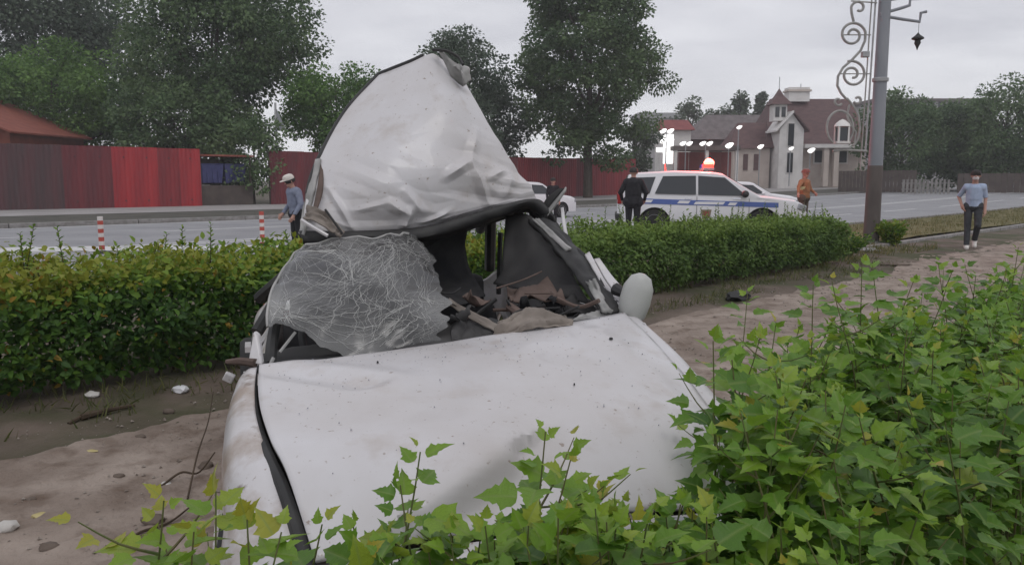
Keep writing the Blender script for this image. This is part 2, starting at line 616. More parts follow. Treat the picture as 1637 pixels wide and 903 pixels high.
def car_paint(name, mud):
    """white paint with road dust, specks and, on the fender, dried mud"""
    m = principled(name, (0.585, 0.575, 0.59), 0.3, 0, 0.5)
    m.node_tree.nodes['Principled BSDF'].inputs['Coat Weight'].default_value = 0.2
    t = m.node_tree
    b = t.nodes['Principled BSDF']
    tc = t.nodes.new('ShaderNodeTexCoord')

    def nz(scale, lo, hi, det=5, rough=0.6):
        n = t.nodes.new('ShaderNodeTexNoise')
        n.inputs['Scale'].default_value = scale
        n.inputs['Detail'].default_value = det
        n.inputs['Roughness'].default_value = rough
        t.links.new(tc.outputs['Object'], n.inputs['Vector'])
        r = t.nodes.new('ShaderNodeMapRange')
        r.inputs['From Min'].default_value = lo
        r.inputs['From Max'].default_value = hi
        t.links.new(n.outputs['Fac'], r.inputs['Value'])
        return r.outputs[0]

    def mix(fac, c0, c1):
        x = t.nodes.new('ShaderNodeMixRGB')
        t.links.new(fac, x.inputs[0])
        if isinstance(c0, tuple):
            x.inputs[1].default_value = (*c0, 1)
        else:
            t.links.new(c0, x.inputs[1])
        x.inputs[2].default_value = (*c1, 1)
        return x.outputs[0]
    col = mix(nz(1.7, 0.35, 0.85, 7), (0.585, 0.575, 0.59), (0.44, 0.405, 0.385))
    col = mix(nz(5.5, 0.55, 0.80, 9), col, (0.42, 0.375, 0.345))
    col = mix(nz(48, 0.67, 0.74, 2), col, (0.30, 0.25, 0.22))
    col = mix(nz(14, 0.72, 0.80, 3), col, (0.40, 0.37, 0.35))
    if mud:
        col = mix(nz(3.6, 0.47, 0.62, 7), col, (0.33, 0.265, 0.22))
        col = mix(nz(6.0, 0.60, 0.68, 5), col, (0.19, 0.145, 0.115))
    t.links.new(col, b.inputs['Base Color'])
    rr = t.nodes.new('ShaderNodeMapRange')
    rr.inputs['To Min'].default_value = 0.27
    rr.inputs['To Max'].default_value = 0.6
    t.links.new(nz(3, 0.3, 0.8), rr.inputs['Value'])
    t.links.new(rr.outputs[0], b.inputs['Roughness'])
    return m


car_paint('wreck_white', False)
car_paint('wreck_white_muddy', True)


def cracked_glass():
    m = bpy.data.materials.new('cracked_glass')
    MATS['cracked_glass'] = m
    m.use_nodes = True
    t = m.node_tree
    n, l = t.nodes, t.links
    n.clear()
    out = n.new('ShaderNodeOutputMaterial')
    tc = n.new('ShaderNodeTexCoord')
    facs = []

    def vor(vec, scale, wdt, amp=1.0):
        v = n.new('ShaderNodeTexVoronoi')
        v.feature = 'DISTANCE_TO_EDGE'
        v.inputs['Scale'].default_value = scale
        l.new(vec, v.inputs['Vector'])
        r = n.new('ShaderNodeMapRange')
        r.inputs['From Max'].default_value = wdt
        r.inputs['To Min'].default_value = amp
        r.inputs['To Max'].default_value = 0.0
        l.new(v.outputs['Distance'], r.inputs['Value'])
        facs.append(r.outputs[0])

    def polar(cx, cy, ka, kr):
        sp_ = n.new('ShaderNodeVectorMath'); sp_.operation = 'SUBTRACT'
        sp_.inputs[1].default_value = (cx, cy, 0)
        l.new(tc.outputs['UV'], sp_.inputs[0])
        nzv = n.new('ShaderNodeTexNoise'); nzv.inputs['Scale'].default_value = 7
        l.new(tc.outputs['UV'], nzv.inputs['Vector'])
        wv = n.new('ShaderNodeVectorMath'); wv.operation = 'MULTIPLY_ADD'
        wv.inputs[1].default_value = (0.05, 0.05, 0); 
        l.new(nzv.outputs['Color'], wv.inputs[0]); l.new(sp_.outputs[0], wv.inputs[2])
        sx = n.new('ShaderNodeSeparateXYZ'); l.new(wv.outputs[0], sx.inputs[0])
        an = n.new('ShaderNodeMath'); an.operation = 'ARCTAN2'
        l.new(sx.outputs[1], an.inputs[0]); l.new(sx.outputs[0], an.inputs[1])
        ln = n.new('ShaderNodeVectorMath'); ln.operation = 'LENGTH'; l.new(sp_.outputs[0], ln.inputs[0])
        a1 = n.new('ShaderNodeMath'); a1.operation = 'MULTIPLY'; a1.inputs[1].default_value = ka; l.new(an.outputs[0], a1.inputs[0])
        a2 = n.new('ShaderNodeMath'); a2.operation = 'MULTIPLY'; a2.inputs[1].default_value = kr; l.new(ln.outputs['Value'], a2.inputs[0])
        cb = n.new('ShaderNodeCombineXYZ'); l.new(a1.outputs[0], cb.inputs[0]); l.new(a2.outputs[0], cb.inputs[1])
        return cb.outputs[0]
    vor(polar(0.10, 0.10, 13.0, 1.7), 1.6, 0.06, 0.95)
    vor(polar(0.30, 0.30, 24.0, 3.5), 1.3, 0.06, 0.65)
    vor(polar(1.05, 0.45, 15.0, 2.2), 1.7, 0.055, 0.85)
    vor(polar(0.45, 1.25, 22.0, 3.5), 1.5, 0.055, 0.6)
    vor(tc.outputs['UV'], 46, 0.09, 0.3)
    cur = facs[0]
    for f in facs[1:]:
        a = n.new('ShaderNodeMath'); a.operation = 'MAXIMUM'
        l.new(cur, a.inputs[0]); l.new(f, a.inputs[1])
        cur = a.outputs[0]
    nz = n.new('ShaderNodeTexNoise')
    nz.inputs['Scale'].default_value = 4.0
    nz.inputs['Detail'].default_value = 4
    l.new(tc.outputs['Object'], nz.inputs['Vector'])
    r2 = n.new('ShaderNodeMapRange')
    r2.inputs['From Min'].default_value = 0.3
    r2.inputs['From Max'].default_value = 0.7
    r2.inputs['To Min'].default_value = 0.03
    r2.inputs['To Max'].default_value = 0.38
    l.new(nz.outputs['Fac'], r2.inputs['Value'])
    a = n.new('ShaderNodeMath'); a.operation = 'MULTIPLY'
    l.new(cur, a.inputs[0]); l.new(r2.outputs[0], a.inputs[1])
    # dusty film between the cracks
    r3 = n.new('ShaderNodeMapRange')
    r3.inputs['From Min'].default_value = 0.35
    r3.inputs['From Max'].default_value = 0.7
    r3.inputs['To Min'].default_value = 0.04
    r3.inputs['To Max'].default_value = 0.17
    l.new(nz.outputs['Fac'], r3.inputs['Value'])
    film = r3.outputs[0]
    for (cx, cy, rad, amp) in ((0.0, 0.2, 0.32, 0.30), (0.55, 0.0, 0.35, 0.22), (0.95, 0.3, 0.3, 0.14), (0.3, 1.0, 0.35, 0.16)):
        ds = n.new('ShaderNodeVectorMath'); ds.operation = 'DISTANCE'; ds.inputs[1].default_value = (cx, cy, 0)
        l.new(tc.outputs['UV'], ds.inputs[0])
        mr = n.new('ShaderNodeMapRange'); mr.interpolation_type = 'SMOOTHSTEP'
        mr.inputs['From Max'].default_value = rad; mr.inputs['To Min'].default_value = amp; mr.inputs['To Max'].default_value = 0.0
        l.new(ds.outputs['Value'], mr.inputs['Value'])
        ad = n.new('ShaderNodeMath'); ad.operation = 'ADD'
        l.new(film, ad.inputs[0]); l.new(mr.outputs[0], ad.inputs[1]); film = ad.outputs[0]
    a2 = n.new('ShaderNodeMath'); a2.operation = 'MAXIMUM'
    l.new(a.outputs[0], a2.inputs[0]); l.new(film, a2.inputs[1])
    tr = n.new('ShaderNodeBsdfTransparent')
    tr.inputs[0].default_value = (0.66, 0.68, 0.67, 1)
    df = n.new('ShaderNodeBsdfDiffuse')
    df.inputs[0].default_value = (0.55, 0.55, 0.53, 1)
    ms = n.new('ShaderNodeMixShader')
    l.new(a2.outputs[0], ms.inputs[0]); l.new(tr.outputs[0], ms.inputs[1]); l.new(df.outputs[0], ms.inputs[2])
    gl = n.new('ShaderNodeBsdfGlossy')
    gl.inputs['Roughness'].default_value = 0.22
    gl.inputs['Color'].default_value = (0.8, 0.8, 0.82, 1)
    m2 = n.new('ShaderNodeMixShader')
    fr = n.new('ShaderNodeFresnel'); fr.inputs['IOR'].default_value = 1.6
    l.new(fr.outputs[0], m2.inputs[0])
    l.new(ms.outputs[0], m2.inputs[1]); l.new(gl.outputs[0], m2.inputs[2])
    l.new(m2.outputs[0], out.inputs['Surface'])


cracked_glass()

# ------------------------------------------------------------------ ground, path, road
S_CAR = to_sn(0.0, 3.5)


def grid_sheet(name, ss, ns, zf, mat, parent=None, smooth=True):
    V = []
    for n_ in ns:
        for s_ in ss:
            p = UD * s_ + ND * n_
            V.append((p.x, p.y, zf(p.x, p.y, s_, n_)))
    W = len(ss)
    F = [(j * W + i, j * W + i + 1, (j + 1) * W + i + 1, (j + 1) * W + i) for j in range(len(ns) - 1) for i in range(W - 1)]
    me = bpy.data.meshes.new(name)
    me.from_pydata(V, [], F)
    me.update()
    return link(name, me, mat, parent, smooth)


def frange(a, b, st):
    n = int(round((b - a) / st))
    return [a + (b - a) * i / n for i in range(n + 1)]


def near_w(s, n):
    """1 where the relief is modelled"""
    a = min(max((s + 8) / 2, 0), 1) * min(max((30 - s) / 4, 0), 1)
    b = min(max((n + 4) / 2, 0), 1) * min(max((11.0 - n) / 1.5, 0), 1)
    return a * b


def ground_z(x, y, s, n):
    k = near_w(s, n)
    sunk = -0.03 if n > 11.3 else 0.0
    verge = 0.03 * min(max((n - 5.2) / 0.6, 0), 1) * k
    return rise_s(s) + (bump(x, y) * k if k > 0 else 0) + verge - 0.012 + sunk


ss = frange(-120, -10, 10) + frange(-8, 24, 0.09) + frange(25, 110, 2.5) + frange(120, 330, 15)
ns = frange(-70, -6, 8) + frange(-4, 9, 0.09) + frange(9.5, 11.0, 0.5) + [11.28, 11.32] + frange(14, 70, 4) + frange(80, 300, 20)
g = grid_sheet('ground', ss, ns, lambda x, y, s, n: ground_z(x, y, s, n) - (0.07 if (1.75 < n < 4.75 and -7.5 < s < 58) else 0.0), 'earth')
tag(g, kind='structure')


def path_edge(s, side):
    v = noise.noise(Vector((s * 0.55, side * 9.0, 3))) * 0.22 + noise.noise(Vector((s * 2.4, side * 5.0, 1))) * 0.07
    return v


def path_sheet():
    ss = frange(-8, 14, 0.055) + frange(14.2, 60, 0.6)
    V, W, K = [], 64, 0
    for s_ in ss:
        wide = max(0.0, min(1.0, (s_ - 13) / 5))
        n0 = 1.35 + path_edge(s_, 0)
        n1 = 5.15 + path_edge(s_, 1) + wide * 1.0
        for j in range(W + 1):
            n_ = n0 + (n1 - n0) * j / W
            p = UD * s_ + ND * n_
            e = min(j, W - j)
            up = 0.010 if e > 2 else -0.03
            k = near_w(s_, n_)
            rut = -0.03 * math.exp(-((n_ - 2.75 - 0.15 * math.sin(s_)) / 0.13) ** 2) * (0.5 + abs(noise.noise(Vector((s_ * 1.7, n_ * 2, 0)))))
            rut += 0.02 * math.exp(-((n_ - 3.0 - 0.15 * math.sin(s_)) / 0.12) ** 2)
            V.append((p.x, p.y, ground_z(p.x, p.y, s_, min(n_, 5.2)) + up + rut * k + 0.012 * noise.noise(Vector((p.x * 9, p.y * 9, 4))) * k))
    F = [(j + i * (W + 1), j + 1 + i * (W + 1), j + 1 + (i + 1) * (W + 1), j + (i + 1) * (W + 1)) for i in range(len(ss) - 1) for j in range(W)]
    me = bpy.data.meshes.new('path')
    me.from_pydata(V, [], F)
    me.update()
    return link('path', me, 'path_dirt', None, True)


tag(path_sheet(), kind='structure')

road_s = frange(-120, 20, 10) + frange(22, 110, 2.5) + frange(115, 330, 15)
road = grid_sheet('road', road_s, [11.4, 16, 20, 25, 29.5], lambda x, y, s, n: rise_s(s) + 0.0, 'asphalt')
tag(road, kind='structure')
ver = grid_sheet('verge', road_s, [29.8, 36.2], lambda x, y, s, n: rise_s(s) + 0.13, 'verge_dark')
tag(ver, kind='structure')
fw = grid_sheet('footway', road_s, [36.2, 44.6], lambda x, y, s, n: rise_s(s) + 0.137, 'footway')
tag(fw, kind='structure')
lawn = grid_sheet('lawn', frange(18.5, 110, 1.5), frange(7.3, 11.0, 0.6), lambda x, y, s, n: ground_z(x, y, s, n) + 0.03 + 0.06 * max(0, min(1, (s - 18.5) / 3)), 'lawn')
tag(lawn, kind='structure')


def kerb(name, n_, h, s0, s1, step, mat='kerb_stone'):
    root = tag(empty(name, sn(s0, n_, rise_s(s0))), kind='structure')
    s_ = s0
    while s_ < s1:
        m = MB()
        a, b = sn(s_ + 0.012, n_, rise_s(s_)), sn(s_ + step - 0.012, n_, rise_s(s_ + step))
        m.bar(a + Vector((0, 0, h / 2 - 0.05)), b + Vector((0, 0, h / 2 - 0.05)), 0.16, h + 0.1)
        m.build('kerb_stone', mat, root, world=True, bevel=0.01)
        s_ += step
    return root


kerb('kerb_near_side', 11.2, 0.12, 2.0, 90, 1.0)
kerb('kerb_far_side', 29.65, 0.15, 2.0, 130, 4.0)
kerb('kerb_path_edge', 7.05, 0.09, 17.5, 46, 1.0)

# painted lines, each dash a part of the road


def marking(s0, s1, n0, n1, z=0.004):
    m = MB()
    k = max(1, int((s1 - s0) / 2.5))
    for i in range(k):
        a, b = s0 + (s1 - s0) * i / k, s0 + (s1 - s0) * (i + 1) / k
        m.add([sn(a, n0, rise_s(a) + z), sn(b, n0, rise_s(b) + z), sn(b, n1, rise_s(b) + z), sn(a, n1, rise_s(a) + z)], [(0, 1, 2, 3)])
    m.build('road_marking', 'line_paint', road)


for a in range(0, 160, 8):
    marking(a, a + 4.2, 15.1, 15.3)
    marking(a + 1, a + 5.2, 24.4, 24.6)
marking(0, 200, 18.9, 19.12)
marking(0, 200, 19.42, 19.64)
marking(-10, 200, 29.0, 29.2)
for i in range(13):                       # worn zebra bars left of the wreck
    a_, b_ = to_sn(-11.6 + i * 0.62, 17.4 + 0.05 * i)
    marking(a_ - 0.95, a_ + 0.95, b_ - 0.22, b_ + 0.22, 0.008)

# ------------------------------------------------------------------ fences and things across the road
FZ = 0.14


def corrugated(wd, ht):
    m = MB()
    n = 20
    xs = [wd * i / n for i in range(n + 1)]
    prof = [0.0, 0.028, 0.028, 0.0]
    V = [(x, -prof[i % 4], z) for z in (0, ht) for i, x in enumerate(xs)]
    F = [(i, i + 1, n + 2 + i, n + 1 + i) for i in range(n)]
    m.add(V, F)
    return m


def sheet_fence(label, s0, s1, n_, ht, mats, label_name='sheet_metal_fence'):
    wd = 1.14
    k = int(round((s1 - s0) / wd))
    wd = (s1 - s0) / k
    ang = math.atan2(UD.y, UD.x)
    root = thing(label_name, label, 'fence', sn(s0, n_, FZ + rise_s(s0)), ang)
    meshes = {}
    for i in range(k):
        mt = mats(i, k)
        if mt not in meshes:
            me = corrugated(wd - 0.004, ht).mesh('sheet_panel')
            me.materials.append(MATS[mt])
            meshes[mt] = me
        o = link('sheet_panel', meshes[mt], None, root)
        o.location = (i * wd, 0.004 * (i % 2), rise_s(s0 + i * wd) - rise_s(s0) + random.uniform(-0.015, 0.015))
        md = o.modifiers.new('solid', 'SOLIDIFY'); md.thickness = 0.006
    for i in range(0, k + 1, 2):
        m = MB()
        m.box((i * wd, 0.09, ht / 2 + rise_s(s0 + i * wd) - rise_s(s0)), (0.08, 0.08, ht))
        m.build('post', 'wood_dark', root)
    for z in (0.4, ht - 0.4):
        m = MB()
        m.box((k * wd / 2, 0.06, z), (k * wd, 0.04, 0.06))
        m.build('rail', 'wood_dark', root)
    # rows of riveted star caps near top and foot
    cap = MB(); cap.lathe([(0.05, 0.0), (0.035, -0.015), (0.0, -0.02)], 6, axis='y')
    cme = cap.mesh('fixing_cap'); cme.materials.append(MATS['fence_brown'])
    for i in range(k):
        for z in (0.35, ht - 0.55):
            o = link('fixing_cap', cme, None, root)
            o.location = ((i + 0.5) * wd, -0.032, z + rise_s(s0 + i * wd) - rise_s(s0))
    return root


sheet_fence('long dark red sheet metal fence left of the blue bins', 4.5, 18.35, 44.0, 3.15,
            lambda i, k: 'fence_brown' if i < 6 else ('fence_maroon' if i < 8 else ('fence_red_glow' if i in (8, 9, 11) else 'fence_red')))
sheet_fence('dark red sheet metal fence behind the wreck and the white patrol car', 22.5, 58.0, 44.0, 3.15,
            lambda i, k: 'fence_maroon' if i < 4 or i % 7 == 3 else 'fence_red')


def plain_box_thing(name, label, cat, parts, loc, rz=0.0, group=None):
    r = thing(name, label, cat, loc, rz, group)
    for (nm, c, d, mat) in parts:
        m = MB(); m.box(c, d); m.build(nm, mat, r, bevel=0.01)
    return r


ang_road = math.atan2(UD.y, UD.x)
# two blue waste containers in an open shelter
for i, (s_, lb) in enumerate(((19.0, 'blue metal waste container next to the end of the red fence'), (20.35, 'blue metal waste container under the shelter roof, second from the fence'))):
    r = thing('waste_container', lb, 'container', sn(s_ + 0.35, 45.3, FZ + 1.15 + 0.0), ang_road, 'blue waste containers')
    m = MB()
    b = [(-0.55, -0.5, 0.12), (0.55, -0.5, 0.12), (0.55, 0.5, 0.12), (-0.55, 0.5, 0.12)]
    t_ = [(-0.64, -0.6, 1.15), (0.64, -0.6, 1.15), (0.64, 0.6, 1.15), (-0.64, 0.6, 1.15)]
    m.add(b + t_, [(3, 2, 1, 0), (0, 1, 5, 4), (1, 2, 6, 5), (2, 3, 7, 6), (3, 0, 4, 7)])
    m.build('bin_body', 'blue_bin', r, solid=0.01)
    m = MB(); m.box((0, 0, 1.19), (1.32, 1.24, 0.06)); m.build('lid', 'blue_bin', r, bevel=0.015)
    for x in (-0.32, 0, 0.32):
        m = MB(); m.box((x, -0.575, 0.65), (0.05, 0.05, 0.95), Euler((R(-5.5), 0, 0)).to_matrix()); m.build('rib', 'blue_bin', r)
    for x in (-0.45, 0.45):
        for y in (-0.4, 0.4):
            m = MB(); m.lathe([(0.07, -0.03), (0.07, 0.03)], 10, (x, y, 0.07), 'x'); m.build('castor', 'black_plastic', r)
sh = thing('bin_shelter', 'low open bin shelter with raised floor and thin red roof edge', 'shelter', sn(19.9, 45.4, FZ), ang_road)
m = MB(); m.box((0, 0, 0.56), (3.4, 1.9, 1.12)); m.build('plinth', 'wood_dark', sh)
for x in (-1.62, 1.62):
    for y in (-0.85, 0.85):
        m = MB(); m.box((x, y, 1.95), (0.08, 0.08, 1.64)); m.build('post', 'wood_dark', sh)
m = MB(); m.box((0, 0, 2.82), (3.6, 2.1, 0.1)); m.build('shelter_roof', 'rust_roof', sh)
m = MB(); m.box((0, 0.95, 1.9), (3.3, 0.05, 1.5)); m.build('back_wall', 'wood_dark', sh)

# rust-red gabled house behind the left fence
def gable_house(name, label, cat, loc, rz, wdt, dep, wall_h, roof_h, wall_m, roof_m, eave=0.4, windows=(), chim=None):
    r = thing(name, label, cat, loc, rz)
    m = MB()
    poly = [(-wdt / 2, -dep / 2, -0.6), (wdt / 2, -dep / 2, -0.6), (wdt / 2, -dep / 2, wall_h), (0, -dep / 2, wall_h + roof_h), (-wdt / 2, -dep / 2, wall_h)]
    m.prism(poly, (0, dep, 0)); m.build('wall', wall_m, r)
    sl = math.atan2(roof_h, wdt / 2)
    ro = None
    for sgn in (-1, 1):
        m = MB()
        e = (sgn * (wdt / 2 + eave * math.cos(sl)), wall_h - eave * math.sin(sl))
        th = 0.14
        pts = [(0, -dep / 2 - eave, wall_h + roof_h + 0.02), (e[0], -dep / 2 - eave, e[1] + 0.02), (e[0], -dep / 2 - eave, e[1] + th), (0, -dep / 2 - eave, wall_h + roof_h + th + 0.02)]
        m.prism(pts, (0, dep + 2 * eave, 0))
        ro = m.build('roof_slope', roof_m, r)
    for (x, z, ww, hh) in windows:
        f = MB(); f.box((x, -dep / 2 - 0.02, z), (ww + 0.2, 0.08, hh + 0.2)); fo = f.build('window_frame', 'wall_white', r)
        f = MB(); f.box((x, -dep / 2 - 0.055, z), (ww, 0.05, hh)); f.build('pane', 'window_glass', fo)
    if chim:
        m = MB(); m.box(chim[:3], chim[3:]); m.build('chimney', 'wall_white', r)
    return r


p = at(-60, 300, 49.5)
gable_house('shed', 'rust red gabled shed roof rising behind the left end of the fence', 'shed', (p.x + 0.2, 49.8, 0.1), R(-4), 11.0, 7, 4.25, 2.3, 'rust_wall', 'rust_roof')

# sign post between tree and wreck
p = at(445, 300, 49)
sp = thing('sign_post', 'thin grey post with a triangular plate behind the red fence', 'sign post', (p.x, 49, FZ))
m = MB(); m.tube([(0, 0, 0), (0, 0, 6.1)], 0.07, 8); m.build('post', 'galvanised', sp, True)
m = MB(); m.prism([(0.06, -0.05, 4.4), (0.42, 0.45, 4.6), (0.08, -0.05, 5.7)], (0.02, 0.02, 0)); m.build('sign_plate', 'steel_grey', sp)

# ------------------------------------------------------------------ trees


def tree(name, label, base, height, crown_lo, rx, ry, seed, nclump, nleaf, leaf, mat, tint=(0.0, 1.0), shape='round', lean=(0, 0), group=None, clump_r=0.2, trunk_r=None):
    rng = np.random.default_rng(seed)
    rnd = random.Random(seed)
    r = thing(name, label, 'tree', base, 0.0, group)
    cz = (crown_lo + height) / 2
    hz = (height - crown_lo) / 2
    cl = []
    while len(cl) < nclump:
        u = rng.normal(size=3)
        u /= np.linalg.norm(u)
        rad = rng.uniform(0.25, 1.0) ** 0.5
        q = u * rad
        z = q[2]
        if shape == 'cone':
            t = (z + 1) / 2
            k = max(0.08, 1.0 - t) * 1.15
            hxy = rng.uniform(0, 1) ** 0.5 * k
            th = rng.uniform(0, 6.283)
            q = np.array([math.cos(th) * hxy, math.sin(th) * hxy, z])
        elif shape == 'poplar':
            k = 1.0 - 0.35 * max(0, z) ** 2
            q[:2] *= k
        c = np.array([q[0] * rx + lean[0] * (z + 1) / 2, q[1] * ry + lean[1] * (z + 1) / 2, cz + z * hz])
        cl.append((c, rng.uniform(0.55, 1.25) * clump_r * min(rx, hz)))
    P, D, U, S, T = [], [], [], [], []
    wts = np.array([c[1] ** 2 for c in cl]); wts /= wts.sum()
    for (c, cr_), wgt in zip(cl, wts):
        k = max(6, int(nleaf * wgt))
        d = rng.normal(size=(k, 3)); d /= np.linalg.norm(d, axis=1, keepdims=True)
        rr = cr_ * (0.35 + 0.75 * rng.random(k) ** 0.6)
        pos = c + d * rr[:, None] * np.array([1.25, 1.25, 0.8])
        P.append(pos)
        dd = d + rng.normal(size=(k, 3)) * 0.6 + np.array([0, 0, -0.35])
        D.append(dd)
        U.append(rng.normal(size=(k, 3)) * 0.7 + np.array([0, 0, 1.0]))
        S.append(leaf * rng.uniform(0.6, 1.35, k))
        base_t = rng.uniform(tint[0], tint[1])
        T.append(np.clip(base_t + rng.normal(size=k) * 0.16, 0, 1))
    me = leaves_mesh('crown', 'quad', np.concatenate(P), np.concatenate(D), np.concatenate(U), np.concatenate(S), np.concatenate(T))
    o = link('crown', me, mat, r)
    o['kind'] = 'stuff'
    tr = trunk_r or height * 0.018
    top = Vector((lean[0] * 0.7, lean[1] * 0.7, crown_lo + (height - crown_lo) * 0.75))
    pts = spline([(0, 0, -0.2), (rnd.uniform(-.1, .1), rnd.uniform(-.1, .1), height * 0.25), (lean[0] * 0.3 + rnd.uniform(-.2, .2), lean[1] * 0.3, height * 0.5), top], 10)
    m = MB()
    m.tube(pts, [tr * (1.25 - 1.05 * i / 10) for i in range(11)], 10)
    m.build('trunk', 'bark', r, True)
    for k in range(min(12, nclump)):
        c, cr_ = cl[(k * 7) % nclump]
        c = Vector(c)
        h = max(crown_lo * 0.75, min(c.z * 0.7, top.z * 0.9))
        i = min(9, max(1, int(h / max(top.z, 0.1) * 10)))
        st = pts[i]
        m = MB()
        mid = st.lerp(c, 0.5) + Vector((rnd.uniform(-.3, .3), rnd.uniform(-.3, .3), rnd.uniform(0, .4)))
        m.tube(spline([st, mid, c], 5), [tr * 0.5 * (1 - 0.8 * j / 5) for j in range(6)], 6)
        m.build('limb', 'bark', r, True)
    return r


def tree_px(name, label, pxc, wpx, top, bottom_crown, Y, seed, **kw):
    x = xat(pxc, Y)
    g0 = gz(x, Y) + 0.1
    ht = at(pxc, top, Y).z - g0
    lo = at(pxc, bottom_crown, Y).z - g0
    rx = wpx / 2 * Y / FPX
    kw.setdefault('ry', rx * 0.8)
    ry = kw.pop('ry')
    return tree(name, label, (x, Y, g0), ht, max(lo, 0.4), rx, ry, seed, **kw)


tree_px('larch_tree', 'dark blue green tree in the top left corner, behind a paler one', 70, 330, -150, 190, 68, 1, nclump=170, nleaf=42000, leaf=0.32, mat='dusk_tree_leaf', clump_r=0.22)
tree_px('maple_tree', 'rounded fresh green tree above the left stretch of fence', 95, 260, 72, 262, 56, 2, nclump=120, nleaf=30000, leaf=0.23, mat='fresh_tree_leaf', clump_r=0.24)
tree_px('willow_tree', 'tallest spreading dark tree behind the blue waste containers', 345, 290, -90, 215, 55, 3, nclump=190, nleaf=50000, leaf=0.24, mat='tree_leaf', clump_r=0.19, lean=(1.2, 0))
tree_px('bushy_tree', 'low dark tree filling the gap beside the blue waste containers', 300, 230, 130, 262, 51, 4, nclump=80, nleaf=22000, leaf=0.22, mat='tree_leaf', clump_r=0.3)
tree_px('bushy_tree', 'dark bush hanging over the bins towards the fence gap', 405, 95, 190, 315, 48, 34, nclump=30, nleaf=4200, leaf=0.22, mat='tree_leaf', clump_r=0.4)
tree_px('ash_tree', 'small tree with light upright shoots, left of the raised roof', 540, 180, 92, 250, 53, 5, nclump=90, nleaf=20000, leaf=0.2, mat='fresh_tree_leaf', tint=(0, 0.7), clump_r=0.25)
tree_px('birch_tree', 'slim dark tree showing behind the raised roof tip', 735, 150, 42, 250, 60, 6, nclump=60, nleaf=16000, leaf=0.23, mat='dusk_tree_leaf', clump_r=0.27, shape='poplar')
tree_px('bushy_tree', 'low dark tree behind the wreck roof on the right side', 790, 120, 130, 262, 66, 16, nclump=50, nleaf=12000, leaf=0.24, mat='dusk_tree_leaf', clump_r=0.35)
tree_px('poplar_tree', 'big dense poplar behind the fence, left of the patrol car', 940, 236, -70, 268, 62, 7, nclump=190, nleaf=52000, leaf=0.25, mat='tree_leaf', tint=(0, .75), clump_r=0.17, shape='poplar')
tree_px('bushy_tree', 'small dark tree between the poplar and the lit forecourt', 1018, 56, 188, 290, 76, 8, nclump=24, nleaf=3600, leaf=0.28, mat='dusk_tree_leaf', clump_r=0.4)
for i, (px_, wd, tp, Y, lb) in enumerate(((1105, 60, 160, 120, 'far round tree, leftmost of the row behind the forecourt'), (1150, 50, 172, 125, 'far low tree, second in the row behind the forecourt'),
                                          (1180, 46, 150, 122, 'far pointed tree, third in the row behind the forecourt'), (1212, 40, 146, 124, 'far pointed tree beside the small turret'),
                                          (1250, 60, 165, 128, 'far tree partly hidden by the house turret'))):
    tree_px('spruce_tree', lb, px_, wd, tp, 245, Y, 40 + i, nclump=34, nleaf=3600, leaf=0.42, mat='dusk_tree_leaf', tint=(0.3, 1), clump_r=0.34, shape='cone' if i in (2, 3) else 'round', group='far trees behind the forecourt')
for i, (px_, wd, tp, Y, lb) in enumerate(((1440, 120, 148, 74, 'dark round tree just right of the lamp pole'), (1510, 110, 165, 76, 'dark low tree between the lamp pole and the walking man'),
                                          (1600, 130, 128, 72, 'tall dark tree at the far right above the walking man'), (1665, 110, 150, 74, 'dark tree cut by the right picture edge'),
                                          (1560, 90, 195, 78, 'small dark tree straight behind the walking man'))):
    tree_px('linden_tree', lb, px_, wd, tp, 300, Y, 60 + i, nclump=80, nleaf=17000, leaf=0.25, mat='tree_leaf', tint=(0.1, 0.9), clump_r=0.27, group='trees beyond the right roadside')

# ------------------------------------------------------------------ buildings beyond the road
HY = 88.0


def hx(px, Y=HY):
    return xat(px, Y, 4)


def hz_(py, Y=HY):
    return at(800, py, Y).z


GB = hz_(290)
hs = thing('house', 'pale house with maroon roof, white gable and pointed turret', 'house', (hx(1290), HY, GB))
sc_ = HY / FPX
def house_box(nm, x0, x1, y0, y1, dep0, dep1, mat):
    m = MB(); a, b = hx(x0), hx(x1); t_, u_ = hz_(y0), hz_(y1)
    m.box(((a + b) / 2, HY + (dep0 + dep1) / 2, (t_ + u_) / 2), (b - a, dep1 - dep0, abs(t_ - u_)))
    return m.build(nm, mat, hs, world=True)
main_wall = house_box('wall', 1243, 1392, 232, 300, 1.2, 10, 'wall_pink')
m = MB()   # main hipped roof
e0, e1, r0, r1 = hx(1225), hx(1404), hx(1252), hx(1385)
ze, zr = hz_(236), hz_(158, HY + 5)
V = [(e0, HY + 0.6, ze), (e1, HY + 0.6, ze), (e1, HY + 10.6, ze), (e0, HY + 10.6, ze), (r0, HY + 5.4, zr), (r1, HY + 5.4, zr)]
m.add(V, [(0, 1, 5, 4), (1, 2, 5), (2, 3, 4, 5), (3, 0, 4), (3, 2, 1, 0)])
roof_o = m.build('main_roof', 'roof_maroon', hs, world=True)
m = MB(); m.box((hx(1296), HY + 5.2, hz_(152, HY + 5)), (2.4, 1.6, 1.6)); ch = m.build('chimney', 'wall_white', hs, world=True)
m = MB(); m.box((hx(1296), HY + 5.2, hz_(146, HY + 5)), (2.7, 1.9, 0.22)); m.build('chimney_cap', 'wall_pink', hs, world=True)
m = MB(); m.tube([(hx(1302), HY + 5.2, hz_(146, HY + 5)), (hx(1302), HY + 5.2, hz_(134, HY + 5))], 0.05, 5); m.build('aerial', 'steel_grey', hs, world=True)
